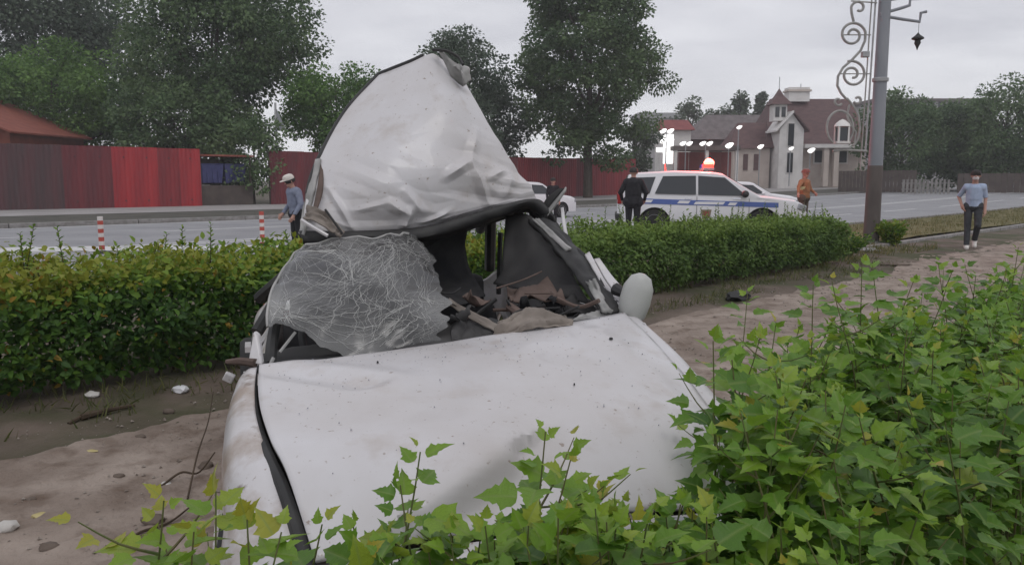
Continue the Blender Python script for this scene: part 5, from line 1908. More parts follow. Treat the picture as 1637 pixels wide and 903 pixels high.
sheet('seat_cover_fold', [[at(812, 484, 3.5), at(840, 470, 3.6), at(880, 462, 3.6)], [at(814, 490, 3.45), at(845, 481, 3.5), at(895, 474, 3.5)], [at(825, 498, 3.4), at(855, 492, 3.4), at(905, 484, 3.4)]], 20, 12, 'trim_brown', wk, lambda u, v: 0.03 * facet(u, v, 4, 3, 64), solid=0.006)
sheet('torn_panel', [[at(900, 522, 3.13), at(935, 500, 3.2), at(965, 494, 3.25)], [at(905, 524, 3.1), at(940, 512, 3.15), at(980, 500, 3.2)]], 16, 6, 'torn_grey', wk, lambda u, v: 0.014 * ridged(Vector((u * 4, v * 3, 24))), solid=0.005)
m = MB(); m.tube(spline([at(815, 490, 3.4), at(850, 515, 3.2), at(868, 520, 3.1)], 8), 0.02, 8); wpart('bent_bracket', m, 'trim_brown', True)

rk = random.Random(77)
for k in range(9):
    a_ = at(rk.uniform(735, 930), rk.uniform(455, 520), rk.uniform(3.15, 3.5))
    b_ = a_ + Vector((rk.uniform(-.25, .25), rk.uniform(-.15, .2), rk.uniform(-.08, .1)))
    mid = a_.lerp(b_, .5) + Vector((rk.uniform(-.06, .06), rk.uniform(-.05, .05), rk.uniform(-.05, .06)))
    m = MB(); m.tube(spline([a_, mid, b_], 8), rk.choice((.004, .006, .009)), 6); wpart('loose_cable', m, rk.choice(('rubber_seal', 'interior_grey', 'trim_brown')), True)
for k in range(7):
    c = at(rk.uniform(730, 935), rk.uniform(470, 525), rk.uniform(3.1, 3.45))
    wv, hv_ = rk.uniform(.04, .09), rk.uniform(.02, .05)
    rt_ = Euler((rk.uniform(-.9, .9), rk.uniform(-.6, .6), rk.uniform(-1.5, 1.5))).to_matrix()
    net = [[c + rt_ @ Vector((x * wv, y * hv_, 0)) for x in (-1, 0, 1)] for y in (-1, 1)]
    sheet('broken_trim_piece', net, 10, 6, rk.choice(('interior_grey', 'interior_cloth', 'interior_grey', 'trim_brown')), wk, lambda u, v, q=k: 0.02 * facet(u, v, 3, 2, q), solid=0.004)

# headliner hanging over the cabin
sheet('headliner', [[at(485, 392, 3.62), at(600, 382, 3.78), at(700, 372, 3.92), at(790, 345, 4.02), at(868, 335, 4.12)],
                    [C(-.44, -1.35, 1.10), C(-.22, -1.35, 1.06), C(.05, -1.35, 1.06), C(.36, -1.35, 1.22), C(.66, -1.30, 1.29)],
                    [C(-.42, -1.75, .96), C(-.22, -1.75, .94), C(.05, -1.75, .97), C(.34, -1.75, 1.16), C(.66, -1.70, 1.26)],
                    [C(-.42, -2.05, .80), C(-.25, -2.08, .78), C(.0, -2.08, .80), C(.24, -2.06, 1.04), C(.64, -2.0, 1.17)]], 40, 30, 'interior_cloth', wk, lambda u, v: 0.02 * ridged(Vector((u * 4, v * 3, 34))), solid=0.01)
# pillars left standing
def pillar(nm, pts, r, mat='rubber_seal'):
    m = MB(); m.tube(spline(pts, 10), r, 8); return wpart(nm, m, mat, True)


pillar('centre_pillar', [C(.78, -.98, .88), C(.74, -1.05, 1.1), C(.68, -1.1, 1.32)], 0.024)
pillar('centre_pillar', [C(-.72, -.98, .84), C(-.60, -1.1, 1.0), C(-.46, -1.2, 1.14)], 0.03)
pillar('rear_pillar', [C(.74, -2.1, .9), C(.70, -1.95, 1.08), C(.66, -1.8, 1.27)], 0.035)
pillar('rear_pillar', [C(-.70, -2.1, .84), C(-.6, -1.95, .94), C(-.5, -1.8, 1.04)], 0.04)
pillar('roof_rail', [at(878, 352, 4.0), C(.69, -1.2, 1.33), C(.67, -1.8, 1.28), C(.66, -2.05, 1.16)], 0.032)
pillar('roof_rail', [at(500, 392, 3.6), C(-.42, -1.3, 1.12), C(-.44, -1.8, .98), C(-.55, -2.05, .84)], 0.026)
pillar('window_divider', [C(.76, -1.55, .9), C(.70, -1.55, 1.28)], 0.018)
m = MB(); m.tube([at(800, 372, 4.35), at(797, 470, 4.35)], 0.014, 6); wpart('seat_belt', m, 'rubber_seal', True)

# left windscreen pillar (our right) in layers
sheet('windscreen_pillar', [[at(846, 352, 3.98), at(885, 395, 3.75), at(925, 450, 3.48), at(962, 503, 3.22)], [at(868, 352, 3.95), at(905, 395, 3.72), at(945, 448, 3.45), at(980, 500, 3.2)], [at(890, 360, 3.97), at(926, 402, 3.74), at(958, 448, 3.47), at(997, 497, 3.23)]], 30, 10, 'rubber_seal', wk, lambda u, v: 0.014 * ridged(Vector((u * 6, v * 2, 3))), solid=0.03)
sheet('torn_seal', [[at(852, 350, 3.95), at(880, 378, 3.8), at(905, 402, 3.68)], [at(862, 350, 3.93), at(890, 376, 3.78), at(913, 398, 3.66)]], 16, 4, 'torn_grey', wk, lambda u, v: 0.006 * ridged(Vector((u * 6, v * 2, 6))), solid=0.008)
sheet('foam_strip', [[at(938, 452, 3.42), at(950, 476, 3.3), at(966, 500, 3.18)], [at(950, 448, 3.4), at(963, 474, 3.28), at(978, 498, 3.17)]], 16, 4, 'torn_grey', wk, lambda u, v: 0.012 * ridged(Vector((u * 5, v * 2, 16))), solid=0.012)
sheet('pillar_skin', [[at(936, 408, 3.66), at(952, 438, 3.5), at(972, 468, 3.36), at(996, 498, 3.2)], [at(942, 404, 3.68), at(960, 434, 3.52), at(981, 465, 3.38), at(1003, 496, 3.22)]], 20, 4, 'wreck_white', wk, lambda u, v: 0.008 * ridged(Vector((u * 5, v * 2, 26))), solid=0.01)
sheet('pillar_skin', [[at(896, 332, 4.0), at(899, 360, 3.95), at(905, 390, 3.9)], [at(901, 331, 4.0), at(905, 360, 3.95), at(911, 389, 3.9)]], 10, 3, 'wreck_white', wk, None, solid=0.01)
sheet('pillar_edge', [[at(905, 388, 3.85), at(925, 398, 3.75), at(938, 412, 3.68)], [at(910, 395, 3.83), at(925, 406, 3.73), at(934, 418, 3.66)]], 10, 3, 'rubber_seal', wk, None, solid=0.02)
sheet('mirror_shard', [[at(950, 416, 3.42), at(958, 414, 3.42)], [at(966, 446, 3.36), at(975, 440, 3.38)], [at(980, 466, 3.3), at(990, 458, 3.33)]], 8, 10, 'wreck_white', wk, None, solid=0.012)
# door mirror (our right)
c = at(1016, 478, 3.22)
m = MB(); m.lathe([(0, -.112), (.035, -.105), (.058, -.07), (.066, -.01), (.063, .05), (.042, .095), (.015, .11), (0, .112)], 20)
rt = Matrix.Rotation(R(12), 3, 'Y') @ Matrix.Rotation(R(8), 3, 'X')
m.v = [tuple(c + rt @ Vector((x, y * .75, z))) for (x, y, z) in m.v]
mo = wpart('door_mirror', m, 'mirror_shell', True)
m = MB(); m.lathe([(0, .0), (.05, .0), (.05, .006), (0, .006)], 18, axis='y'); m.v = [tuple(c + rt @ Vector((x, y + .046, z * 1.7))) for (x, y, z) in m.v]
m.build('mirror_glass', 'chrome', mo, True, True)
m = MB(); m.tube([at(984, 462, 3.3), at(1000, 470, 3.25)], [0.028, 0.02], 8); m.build('mirror_arm', 'black_plastic', mo, True, True)

# right windscreen pillar and torn mirror base (our left)
pillar('windscreen_pillar', [at(432, 584, 2.72), at(436, 540, 2.84), at(450, 480, 3.06), at(474, 420, 3.42), at(500, 390, 3.64)], 0.022)
m = MB(); m.prism([at(396, 580, 2.66), at(419, 583, 2.66), at(413, 536, 2.72), at(405, 530, 2.72)], (0.0, 0.03, 0)); wpart('torn_mirror_base', m, 'wreck_white', bevel=0.006)
m = MB(); m.tube([at(362, 578, 2.7), at(385, 577, 2.68), at(408, 580, 2.66)], [0.008, 0.014, 0.016], 7); wpart('mirror_stub', m, 'trim_brown', True)
m = MB(); m.box(at(366, 603, 2.7), (0.035, 0.02, 0.032), Euler((.3, .5, .2)).to_matrix()); wpart('mirror_fragment', m, 'wreck_white', bevel=0.004)
m = MB(); m.tube([at(447, 563, 2.74), at(472, 531, 2.8)], 0.006, 6); wpart('wiper_arm', m, 'torn_grey', True)
m = MB(); m.tube([at(431, 585, 2.66), at(437, 572, 2.68)], 0.007, 6); wpart('wiper_pivot', m, 'torn_grey', True)
sheet('cowl_panel', [[at(405, 592, 2.63), at(600, 574, 2.82), at(800, 540, 3.0), at(1000, 500, 3.23)], [at(425, 580, 2.78), at(610, 562, 2.95), at(800, 532, 3.12), at(985, 500, 3.32)]], 30, 6, 'black_plastic', wk, lambda u, v: 0.01 * ridged(Vector((u * 6, v * 2, 46))), solid=0.02)

# shattered windscreen
def glass_disp(u, v):
    d = 0.022 * ridged(Vector((u * 2.4, v * 2.2, 3))) + 0.010 * noise.noise(Vector((u * 9, v * 9, 6))) + 0.004 * noise.noise(Vector((u * 30, v * 30, 6)))
    return -d


gnet = [[at(426, 522, 2.80), at(478, 528, 2.78), at(545, 574, 2.82), at(630, 562, 2.88), at(722, 546, 2.97)],
        [at(428, 480, 2.93), at(505, 490, 2.90), at(580, 510, 2.95), at(650, 505, 3.02), at(738, 500, 3.18)],
        [at(444, 436, 3.12), at(530, 442, 3.1), at(600, 445, 3.16), at(660, 440, 3.27), at(722, 440, 3.45)],
        [at(466, 402, 3.36), at(545, 400, 3.35), at(610, 398, 3.44), at(660, 395, 3.53), at(698, 402, 3.64)],
        [at(490, 384, 3.56), at(545, 377, 3.62), at(600, 372, 3.68), at(635, 368, 3.74), at(658, 366, 3.78)]]
gl_o, gg = sheet('windscreen', gnet, 60, 60, 'cracked_glass', wk, glass_disp, solid=0)


def gsamp(u, v):
    u, v = min(max(u, 0), 1) * 60, min(max(v, 0), 1) * 60
    i, j = min(int(u), 59), min(int(v), 59)
    fu, fv = u - i, v - j
    return gg[j][i].lerp(gg[j][i + 1], fu).lerp(gg[j + 1][i].lerp(gg[j + 1][i + 1], fu), fv)


def guv(u, v):
    e = max(0.0, 0.5 + 0.7 * noise.noise(Vector((v * 6, 2.0, 1))) + 0.35 * noise.noise(Vector((v * 17, 5.0, 1))))
    b = max(0.0, 0.5 + 0.7 * noise.noise(Vector((u * 7, 7.0, 1))) + 0.4 * noise.noise(Vector((u * 18, 9.0, 1))))
    l_ = max(0.0, 0.4 * noise.noise(Vector((v * 8, 12.0, 1))))
    return (u * (1 - 0.13 * e) + 0.04 * l_ * (1 - u), v + (1 - v) * 0.05 * b * (1 - v) - v * 0.04 * b)


for k_, vtx in enumerate(gl_o.data.vertices):
    vtx.co = gsamp(*guv((k_ % 61) / 60, (k_ // 61) / 60))
uvl = gl_o.data.uv_layers.new(name='UVMap')
for lp in gl_o.data.loops:
    uvl.data[lp.index].uv = ((lp.vertex_index % 61) / 60, (lp.vertex_index // 61) / 60)
rcg = random.Random(12)
mc = MB()


def crack(path, r):
    pts = []
    for (u, v) in path:
        if not (0.01 < u < 0.985 and 0.015 < v < 0.985):
            break
        p = gsamp(*guv(u, v))
        pts.append(p + (Vector((0, 0, CAM_H)) - p).normalized() * 0.0025)
    if len(pts) > 1:
        mc.tube(pts, [r * (1 - 0.5 * i / len(pts)) for i in range(len(pts))], 3, False)


for (cu, cv, nrad, rmax) in ((0.09, 0.12, 46, 1.0), (0.40, 0.50, 34, 0.5), (0.86, 0.30, 40, 0.7), (0.62, 0.80, 26, 0.45), (0.25, 0.78, 22, 0.4)):
    for k_ in range(nrad):
        a_ = 6.283 * k_ / nrad + rcg.uniform(-.1, .1)
        ln_ = rmax * rcg.uniform(.25, 1.0)
        u_, v_ = cu, cv
        path = []
        o_ = rcg.uniform(0.0, 0.10)
        u_ += math.cos(a_) * o_ + rcg.gauss(0, .03); v_ += math.sin(a_) * o_ + rcg.gauss(0, .03)
        q = o_
        while q < ln_:
            a_ += rcg.gauss(0, .09)
            path.append((u_, v_))
            u_ += math.cos(a_) * .035; v_ += math.sin(a_) * .035
            q += .035
        crack(path, rcg.choice((0.0004, 0.0005, 0.0008)))
    for ring in range(9):
        rr_ = 0.03 + 0.045 * ring * rcg.uniform(.8, 1.2)
        a0 = rcg.uniform(0, 6.28)
        path = [(cu + rr_ * (1 + rcg.gauss(0, .04)) * math.cos(a0 + t_ * .28), cv + rr_ * (1 + rcg.gauss(0, .04)) * math.sin(a0 + t_ * .28)) for t_ in range(rcg.randint(4, 16))]
        crack(path, 0.0004)
for k_ in range(150):
    u_, v_ = rcg.random(), rcg.random()
    a_ = rcg.choice((0.9, 2.3, 0.2, 1.5)) + rcg.gauss(0, .4)
    path = []
    for q in range(rcg.randint(4, 14)):
        path.append((u_, v_)); a_ += rcg.gauss(0, .15); u_ += math.cos(a_) * .03; v_ += math.sin(a_) * .03
    crack(path, rcg.choice((0.0003, 0.0004, 0.0006)))
principled('crack_white', (0.62, 0.62, 0.60), 0.6)
cro = mc.build('cracks', 'crack_white', gl_o, False, True); cro['kind'] = 'stuff'
gl_o['label'] = 'sagging shattered windscreen glass, white with cracks'
m = MB(); m.tube([p + Vector((0, -.004, .0)) for p in spline([gsamp(*guv(i / 60, 1.0)) for i in range(0, 61, 6)], 20)], 0.006, 6); m.build('glass_edge', 'torn_grey', gl_o, True, True)
m = MB(); m.tube(spline([gsamp(*guv(0.0, i / 60)) for i in range(0, 61, 6)], 20), 0.005, 6); m.build('glass_edge', 'torn_grey', gl_o, True, True)

# header rail under the roof, dark, thick on our right
hn = [[at(478, 372, 3.60), at(570, 372, 3.70), at(668, 366, 3.81), at(740, 349, 3.89), at(800, 331, 3.96), at(858, 320, 4.03), at(884, 345, 3.99)],
      [at(484, 383, 3.57), at(575, 382, 3.67), at(672, 374, 3.79), at(745, 353, 3.88), at(803, 335, 3.95), at(852, 325, 4.02), at(889, 352, 3.98)],
      [at(486, 386, 3.60), at(580, 385, 3.70), at(682, 380, 3.82), at(756, 359, 3.92), at(810, 341, 4.0), at(848, 333, 4.07), at(888, 362, 4.02)],
      [at(490, 385, 3.78), at(590, 384, 3.90), at(695, 381, 4.02), at(770, 360, 4.15), at(820, 342, 4.25), at(846, 336, 4.3), at(874, 360, 4.2)]]
sheet('windscreen_header', hn, 60, 10, 'rubber_seal', wk, lambda u, v: 0.012 * v * ridged(Vector((u * 7, v * 2, 3))), solid=0.012)

# the peeled roof skin
def roof_disp(u, v):
    low = max(0.0, min(1.0, (0.60 - v - 0.12 * (0.7 - u)) / 0.25))
    d = 0.007 * low * facet(u, v, 4.0, 5.0, 3) + 0.005 * low * facet(u, v, 11.0, 13.0, 5)
    d += 0.004 * noise.noise(Vector((u * 2.5, v * 2.5, 8)))
    for a, b, amp, wd in (((0.80, 0.06), (0.74, 0.36), 0.06, 0.013), ((0.74, 0.36), (0.86, 0.56), 0.04, 0.02), ((0.60, 0.31), (0.74, 0.37), 0.055, 0.018),
                          ((0.40, 0.26), (0.50, 0.12), 0.045, 0.014), ((0.44, 0.0), (0.44, 0.16), 0.055, 0.013), ((0.08, 0.30), (0.24, 0.0), 0.035, 0.009), ((0.88, 0.1), (0.94, 0.3), 0.05, 0.02), ((0.82, 0.26), (0.93, 0.30), 0.04, 0.016), ((0.52, 0.05), (0.62, 0.10), 0.03, 0.012), ((0.22, 0.16), (0.34, 0.2), 0.02, 0.014),
                          ((0.34, 0.20), (0.44, 0.12), 0.055, 0.016)):
        r, t, side = seg_d(u, v, a, b)
        if r < wd * 2.4:
            k = max(0.0, 1 - r / (wd * 2.4)) ** 1.3
            d -= 0.5 * amp * k * (0.25 + 0.75 * math.sin(math.pi * min(1, t * .9 + .08)))
    d *= min(1.0, v / 0.05)
    # crown of the panel
    d += 0.03 * math.sin(math.pi * u) * v
    return -d


rn = [[at(481, 372, 3.62), at(570, 374, 3.72), at(665, 366, 3.84), at(760, 344, 3.98), at(858, 318, 4.1)],
      [at(492, 318, 3.74), at(590, 312, 3.72), at(680, 305, 3.82), at(760, 290, 3.95), at(833, 280, 4.12)],
      [at(513, 250, 3.92), at(600, 240, 3.83), at(680, 230, 3.88), at(742, 222, 3.98), at(797, 226, 4.15)],
      [at(553, 178, 4.17), at(617, 168, 4.03), at(680, 158, 4.02), at(727, 155, 4.08), at(768, 174, 4.22)],
      [at(606, 120, 4.42), at(648, 98, 4.30), at(688, 79, 4.27), at(712, 92, 4.3), at(742, 130, 4.38)]]
rf, rg = sheet('roof_panel', rn, 220, 220, 'wreck_white', wk, roof_disp, solid=0, angle=28)
rf['label'] = 'white roof skin peeled upright, crumpled along its foot'
# lining behind the skin
lin = [[p + Vector((0.01, 0.10, 0)) for p in [rg[i][k] for k in range(6, 216, 23)]] for i in range(0, 221, 22)]
sheet('roof_lining', lin, 40, 40, 'trim_beige', rf, None, solid=0.012)
m = MB(); m.tube(spline([rg[i][0] + Vector((-.006, .012, 0)) for i in range(60, 221, 16)] + [rg[220][k] + Vector((0, .012, .006)) for k in range(16, 112, 24)], 50), 0.013, 7); m.build('roof_seal', 'rubber_seal', rf, True, True)
# torn flap at the tip
fl_, _ = sheet('torn_flap', [[at(694, 82, 4.26), at(715, 112, 4.22), at(735, 142, 4.22)], [at(712, 84, 4.22), at(732, 104, 4.16), at(747, 134, 4.18)], [at(730, 94, 4.26), at(746, 104, 4.22), at(754, 128, 4.24)]], 20, 14, 'torn_grey', rf, lambda u, v: 0.012 * facet(u, v, 3, 3, 5), solid=0.006)
m = MB(); m.tube(spline([at(692, 80, 4.24), at(714, 82, 4.2), at(733, 92, 4.2), at(740, 104, 4.16)], 14), 0.008, 6); m.build('torn_edge', 'rubber_seal', rf, True, True)
# drip rail and crumpled corner, our left
sheet('drip_rail', [[at(505, 256, 3.9), at(492, 300, 3.78), at(484, 340, 3.7), at(478, 374, 3.6)], [at(512, 254, 3.88), at(502, 302, 3.74), at(492, 342, 3.66), at(486, 376, 3.57)]], 24, 5, 'torn_grey', rf, lambda u, v: 0.006 * ridged(Vector((u * 5, v * 3, 5))), solid=0.012)
sheet('drip_rail_inner', [[at(513, 262, 3.87), at(506, 305, 3.72), at(499, 338, 3.64)], [at(517, 266, 3.86), at(514, 305, 3.7), at(504, 336, 3.62)]], 16, 4, 'trim_brown', rf, None, solid=0.01)
sheet('crumpled_corner', [[at(488, 350, 3.62), at(505, 355, 3.58), at(530, 372, 3.55), at(545, 380, 3.55)], [at(494, 330, 3.66), at(512, 335, 3.6), at(532, 355, 3.6), at(548, 374, 3.6)]], 20, 10, 'trim_beige', rf, lambda u, v: 0.016 * ridged(Vector((u * 4, v * 3, 15))), solid=0.008)
m = MB(); m.tube(spline([at(482, 352, 3.58), at(505, 366, 3.54), at(524, 377, 3.53)], 8), 0.009, 6); m.build('drip_rail_end', 'wreck_white', rf, True, True)
m = MB(); m.tube(spline([at(520, 335, 3.58), at(535, 356, 3.56), at(548, 374, 3.56)], 8), 0.006, 6); m.build('torn_edge', 'rubber_seal', rf, True, True)
# torn seal sticking out, our right
sheet('torn_pillar_flap', [[at(868, 346, 4.02), at(884, 326, 4.0), at(906, 300, 3.98)], [at(874, 350, 4.0), at(890, 328, 3.97), at(905, 306, 3.95)]], 12, 3, 'torn_grey', wk, None, solid=0.008)
sheet('torn_pillar_flap', [[at(866, 338, 4.05), at(876, 318, 4.03), at(895, 302, 4.0)], [at(874, 348, 4.02), at(884, 326, 4.0), at(904, 302, 3.98)]], 12, 3, 'rubber_seal', wk, None, solid=0.012)

# ------------------------------------------------------------------ far hedges
def hedge(name, label, s0, s1, nc, hw_, h0, h1, nleaf, leaf, mat, tint_lo, tint_hi, seed, shoots=0, twig_step=0.35):
    rng = np.random.default_rng(seed)
    rnd = random.Random(seed)
    r = thing(name, label, 'hedge', sn((s0 + s1) / 2, nc, 0.02))
    # leaves: mostly on the shell of a lumpy box, denser outside
    s_ = rng.uniform(s0, s1, nleaf)
    face = rng.random(nleaf)
    a = rng.uniform(-1, 1, nleaf)
    nn, zz, on, oz = np.empty(nleaf), np.empty(nleaf), np.empty(nleaf), np.empty(nleaf)
    hh = h0 + (h1 - h0) * (s_ - s0) / (s1 - s0)
    lump = np.array([0.14 * noise.noise(Vector((x * 1.3, b_, seed))) + 0.09 * noise.noise(Vector((x * 4.1, b_ * 2, seed))) for x, b_ in zip(s_, a)])
    hh = hh + lump
    dep = rng.random(nleaf) ** 1.7 * 0.30
    front = face < 0.50
    back = (face >= 0.50) & (face < 0.62)
    top = face >= 0.62
    zr = rng.random(nleaf)
    bul = 1 - 0.25 * (np.abs(zr - 0.55) / 0.55) ** 2.5
    w2 = np.array([0.16 * noise.noise(Vector((x * 2.2, z * 3.0, seed + 5))) for x, z in zip(s_, zr)])
    nn[front] = (-hw_ * bul - w2 + dep)[front]; zz[front] = (0.10 + zr * (hh - 0.10))[front]; on[front] = -1; oz[front] = 0.35
    nn[back] = (hw_ * bul - dep)[back]; zz[back] = (0.10 + zr * (hh - 0.10))[back]; on[back] = 1; oz[back] = 0.35
    nn[top] = (a * hw_)[top]; zz[top] = (hh - dep * (1 + np.abs(a) ** 3) + rng.normal(size=nleaf) * 0.045)[top]; on[top] = 0; oz[top] = 1
    P = s_[:, None] * np.array(UD) + (nc + nn)[:, None] * np.array(ND)
    P[:, 2] = zz
    outv = on[:, None] * np.array(ND) + oz[:, None] * np.array([0, 0, 1.0])
    D = outv * 0.5 + rng.normal(size=(nleaf, 3)) * 0.6 + np.array([0, 0, -0.15])
    U = outv + rng.normal(size=(nleaf, 3)) * 0.45 + np.array([0, 0, 0.5])
    S = leaf * rng.uniform(0.6, 1.3, nleaf)
    patchy = np.array([noise.noise(Vector((x * 1.1, z * 3.0, 2.0 + seed))) for x, z in zip(s_, zz)])
    young = np.clip((zz / hh - 0.72) / 0.28, 0, 1)      # young growth at the top is paler
    T = tint_lo + (tint_hi - tint_lo) * (0.28 + 0.5 * young + 0.28 * patchy + rng.normal(size=nleaf) * 0.13)
    autumn = rng.random(nleaf) < 0.012 + 0.05 * (patchy > 0.42)
    T = np.where(autumn & (mat == 'hedge_leaf'), 0.97, np.clip(T, 0, 0.82))
    Ps, Ds, Us, Ss, Ts = [P], [D], [U], [S], [T]
    stems = []
    for k in range(shoots):
        ss_ = rnd.uniform(s0, s1); n0 = nc + rnd.uniform(-hw_ * .7, hw_ * .6)
        hb = h0 + (h1 - h0) * (ss_ - s0) / (s1 - s0) - 0.12
        ln = rnd.uniform(0.18, 0.46)
        lean = Vector((rnd.uniform(-.08, .08), rnd.uniform(-.08, .08), 0))
        p0 = sn(ss_, n0, hb); p1 = p0 + lean + Vector((0, 0, ln))
        stems.append((p0, p1))
        kk = int(ln / 0.018)
        t = np.linspace(0.1, 1, kk)
        pp = np.array(p0)[None] + t[:, None] * np.array(p1 - p0)[None]
        th = np.arange(kk) * 2.4 + rnd.random() * 6
        dd = np.stack([np.cos(th), np.sin(th), np.full(kk, 0.5) + t * 0.6], 1)
        Ps.append(pp); Ds.append(dd); Us.append(np.tile([0, 0, 1.0], (kk, 1)) + rng.normal(size=(kk, 3)) * .2)
        Ss.append(leaf * (1.15 - 0.6 * t) * rng.uniform(.8, 1.2, kk)); Ts.append(np.clip(tint_hi * (0.45 + 0.3 * rng.random(kk)), 0, .8))
    me = leaves_mesh('foliage', 'oval', np.concatenate(Ps), np.concatenate(Ds), np.concatenate(Us), np.concatenate(Ss), np.concatenate(Ts))
    o = link('foliage', me, mat, r, world=True); o['kind'] = 'stuff'
    m = MB()
    x = s0
    while x < s1:
        for k in range(3):
            b = sn(x + rnd.uniform(-.1, .1), nc + rnd.uniform(-.3, .3), -0.02)
            e = b + Vector((rnd.uniform(-.3, .3), rnd.uniform(-.3, .3), rnd.uniform(.6, .95) * h0))
            m.tube([b, b.lerp(e, .5) + Vector((rnd.uniform(-.06, .06), rnd.uniform(-.06, .06), 0)), e], [0.012, 0.009, 0.004], 5, False)
        x += twig_step
    for (a_, b_) in stems:
        m.tube([a_, b_], [0.005, 0.002], 4, False)
    o = m.build('stems', 'twig', r, world=True); o['kind'] = 'stuff'
    return r


hedge('clipped_hedge', 'dense dark green clipped hedge with yellowish top, left of the wreck', -5.5, 5.6, 6.45, 0.60, 0.90, 0.88, 62000, 0.062, 'hedge_leaf', 0.0, 1.0, 5, shoots=80)
hedge('clipped_hedge', 'paler fine leaved hedge running from the wreck towards the lamp pole', 5.7, 14.2, 6.55, 0.58, 0.88, 0.80, 46000, 0.058, 'far_hedge_leaf', 0.1, 0.95, 6, shoots=70)
# bush at the pole foot
def small_bush(label, x, y, rad, ht, n, leaf, mat, seed, tint=(0.2, 0.8)):
    rng = np.random.default_rng(seed)
    r = thing('bush', label, 'bush', (x, y, gz(x, y)))
    th = rng.uniform(0, 6.283, n); t = rng.random(n) ** 0.7
    q = rad * (0.35 + 0.65 * t) * rng.random(n) ** 0.5
    P = np.stack([np.cos(th) * q, np.sin(th) * q, 0.04 + t * ht * (0.6 + .4 * rng.random(n))], 1)
    D = np.stack([np.cos(th), np.sin(th), 0.7 + rng.normal(size=n) * .4], 1) + rng.normal(size=(n, 3)) * .3
    U = rng.normal(size=(n, 3)) * .5 + np.array([0, 0, 1.0])
    o = link('foliage', leaves_mesh('foliage', 'oval', P, D, U, leaf * rng.uniform(.6, 1.3, n), rng.uniform(*tint, n)), mat, r); o['kind'] = 'stuff'
    m = MB()
    for k in range(9):
        a = k * 0.7
        m.tube([(0, 0, -.02), (rad * .4 * math.cos(a), rad * .4 * math.sin(a), ht * .5), (rad * .8 * math.cos(a), rad * .8 * math.sin(a), ht * .9)], [.012, .008, .003], 5, False)
    m.build('stems', 'twig', r)
    return r


q = at(1425, 392, 18.2)
small_bush('small upright bush growing at the foot of the lamp pole', xat(1424, 18.2, .3), 18.2, 0.34, 0.55, 900, 0.10, 'hedge_leaf', 3, (0.4, 0.85))
small_bush('low weedy bush at the end of the right hedge', xat(1345, 15.6, .3), 15.6, 0.6, 0.45, 1500, 0.07, 'hedge_leaf', 4, (0.1, 0.7))

# grass along hedges and kerb
tv_save = leaf_template


def leaf_template(kind, _f=tv_save):
    if kind == 'quad_grass':
        return np.array([(-0.05, 0, 0), (0.05, 0, 0), (0.035, 0.55, 0.06), (-0.035, 0.55, 0.06), (0, 1, 0.22)]), [(0, 1, 2, 3), (3, 2, 4)]
    return _f(kind)


def blades(name, label, rects, ln, seed, tint=(0, 1)):
    rng = np.random.default_rng(seed)
    P = []
    for (s0, s1, n0, n1, k) in rects:
        s_ = rng.uniform(s0, s1, k); q = rng.uniform(n0, n1, k)
        keep = np.array([noise.noise(Vector((a * 1.4, b * 1.8, seed))) > -0.1 for a, b in zip(s_, q)])
        s_, q = s_[keep], q[keep]
        p = s_[:, None] * np.array(UD) + q[:, None] * np.array(ND)
        p[:, 2] = [ground_z(a, b, c, d) + (0.05 if (c > 21 and d > 7.3) else 0.0) for a, b, c, d in zip(p[:, 0], p[:, 1], s_, q)]
        P.append(p)
    P = np.concatenate(P)
    k = len(P)
    D = rng.normal(size=(k, 3)) * 0.5 + np.array([0, 0, 1.0])
    th = rng.uniform(0, 6.28, k)
    U = np.stack([np.cos(th), np.sin(th), np.zeros(k)], 1)
    me = leaves_mesh(name, 'quad_grass', P, D, U, ln * rng.uniform(.5, 1.4, k), rng.uniform(*tint, k))
    o = link(name, me, 'grass_blade')
    return tag(o, label, 'grass', kind='stuff')


blades('grass', 'thin rough grass along the foot of the hedge', [(-6, 15, 5.25, 7.2, 16000)], 0.085, 3, (0.1, 0.7))
blades('grass', 'dry yellowish grass on the strip beside the road', [(18.5, 60, 7.2, 11.0, 26000), (13, 19, 5.9, 8.5, 4000)], 0.13, 4, (0.3, 1.0))

# ------------------------------------------------------------------ near shrubs (lobed leaves)
def car_block(p):
    """inside the wreck's outline?"""
    d = Vector((p.x, p.y, 0)) - CO
    x, y = d.dot(CL), d.dot(CF)
    wid = 0.86 if y < 0.6 else 0.86 - 0.22 * (y - 0.6)
    return abs(x) < wid and y < 1.22


LT_MESH = {}


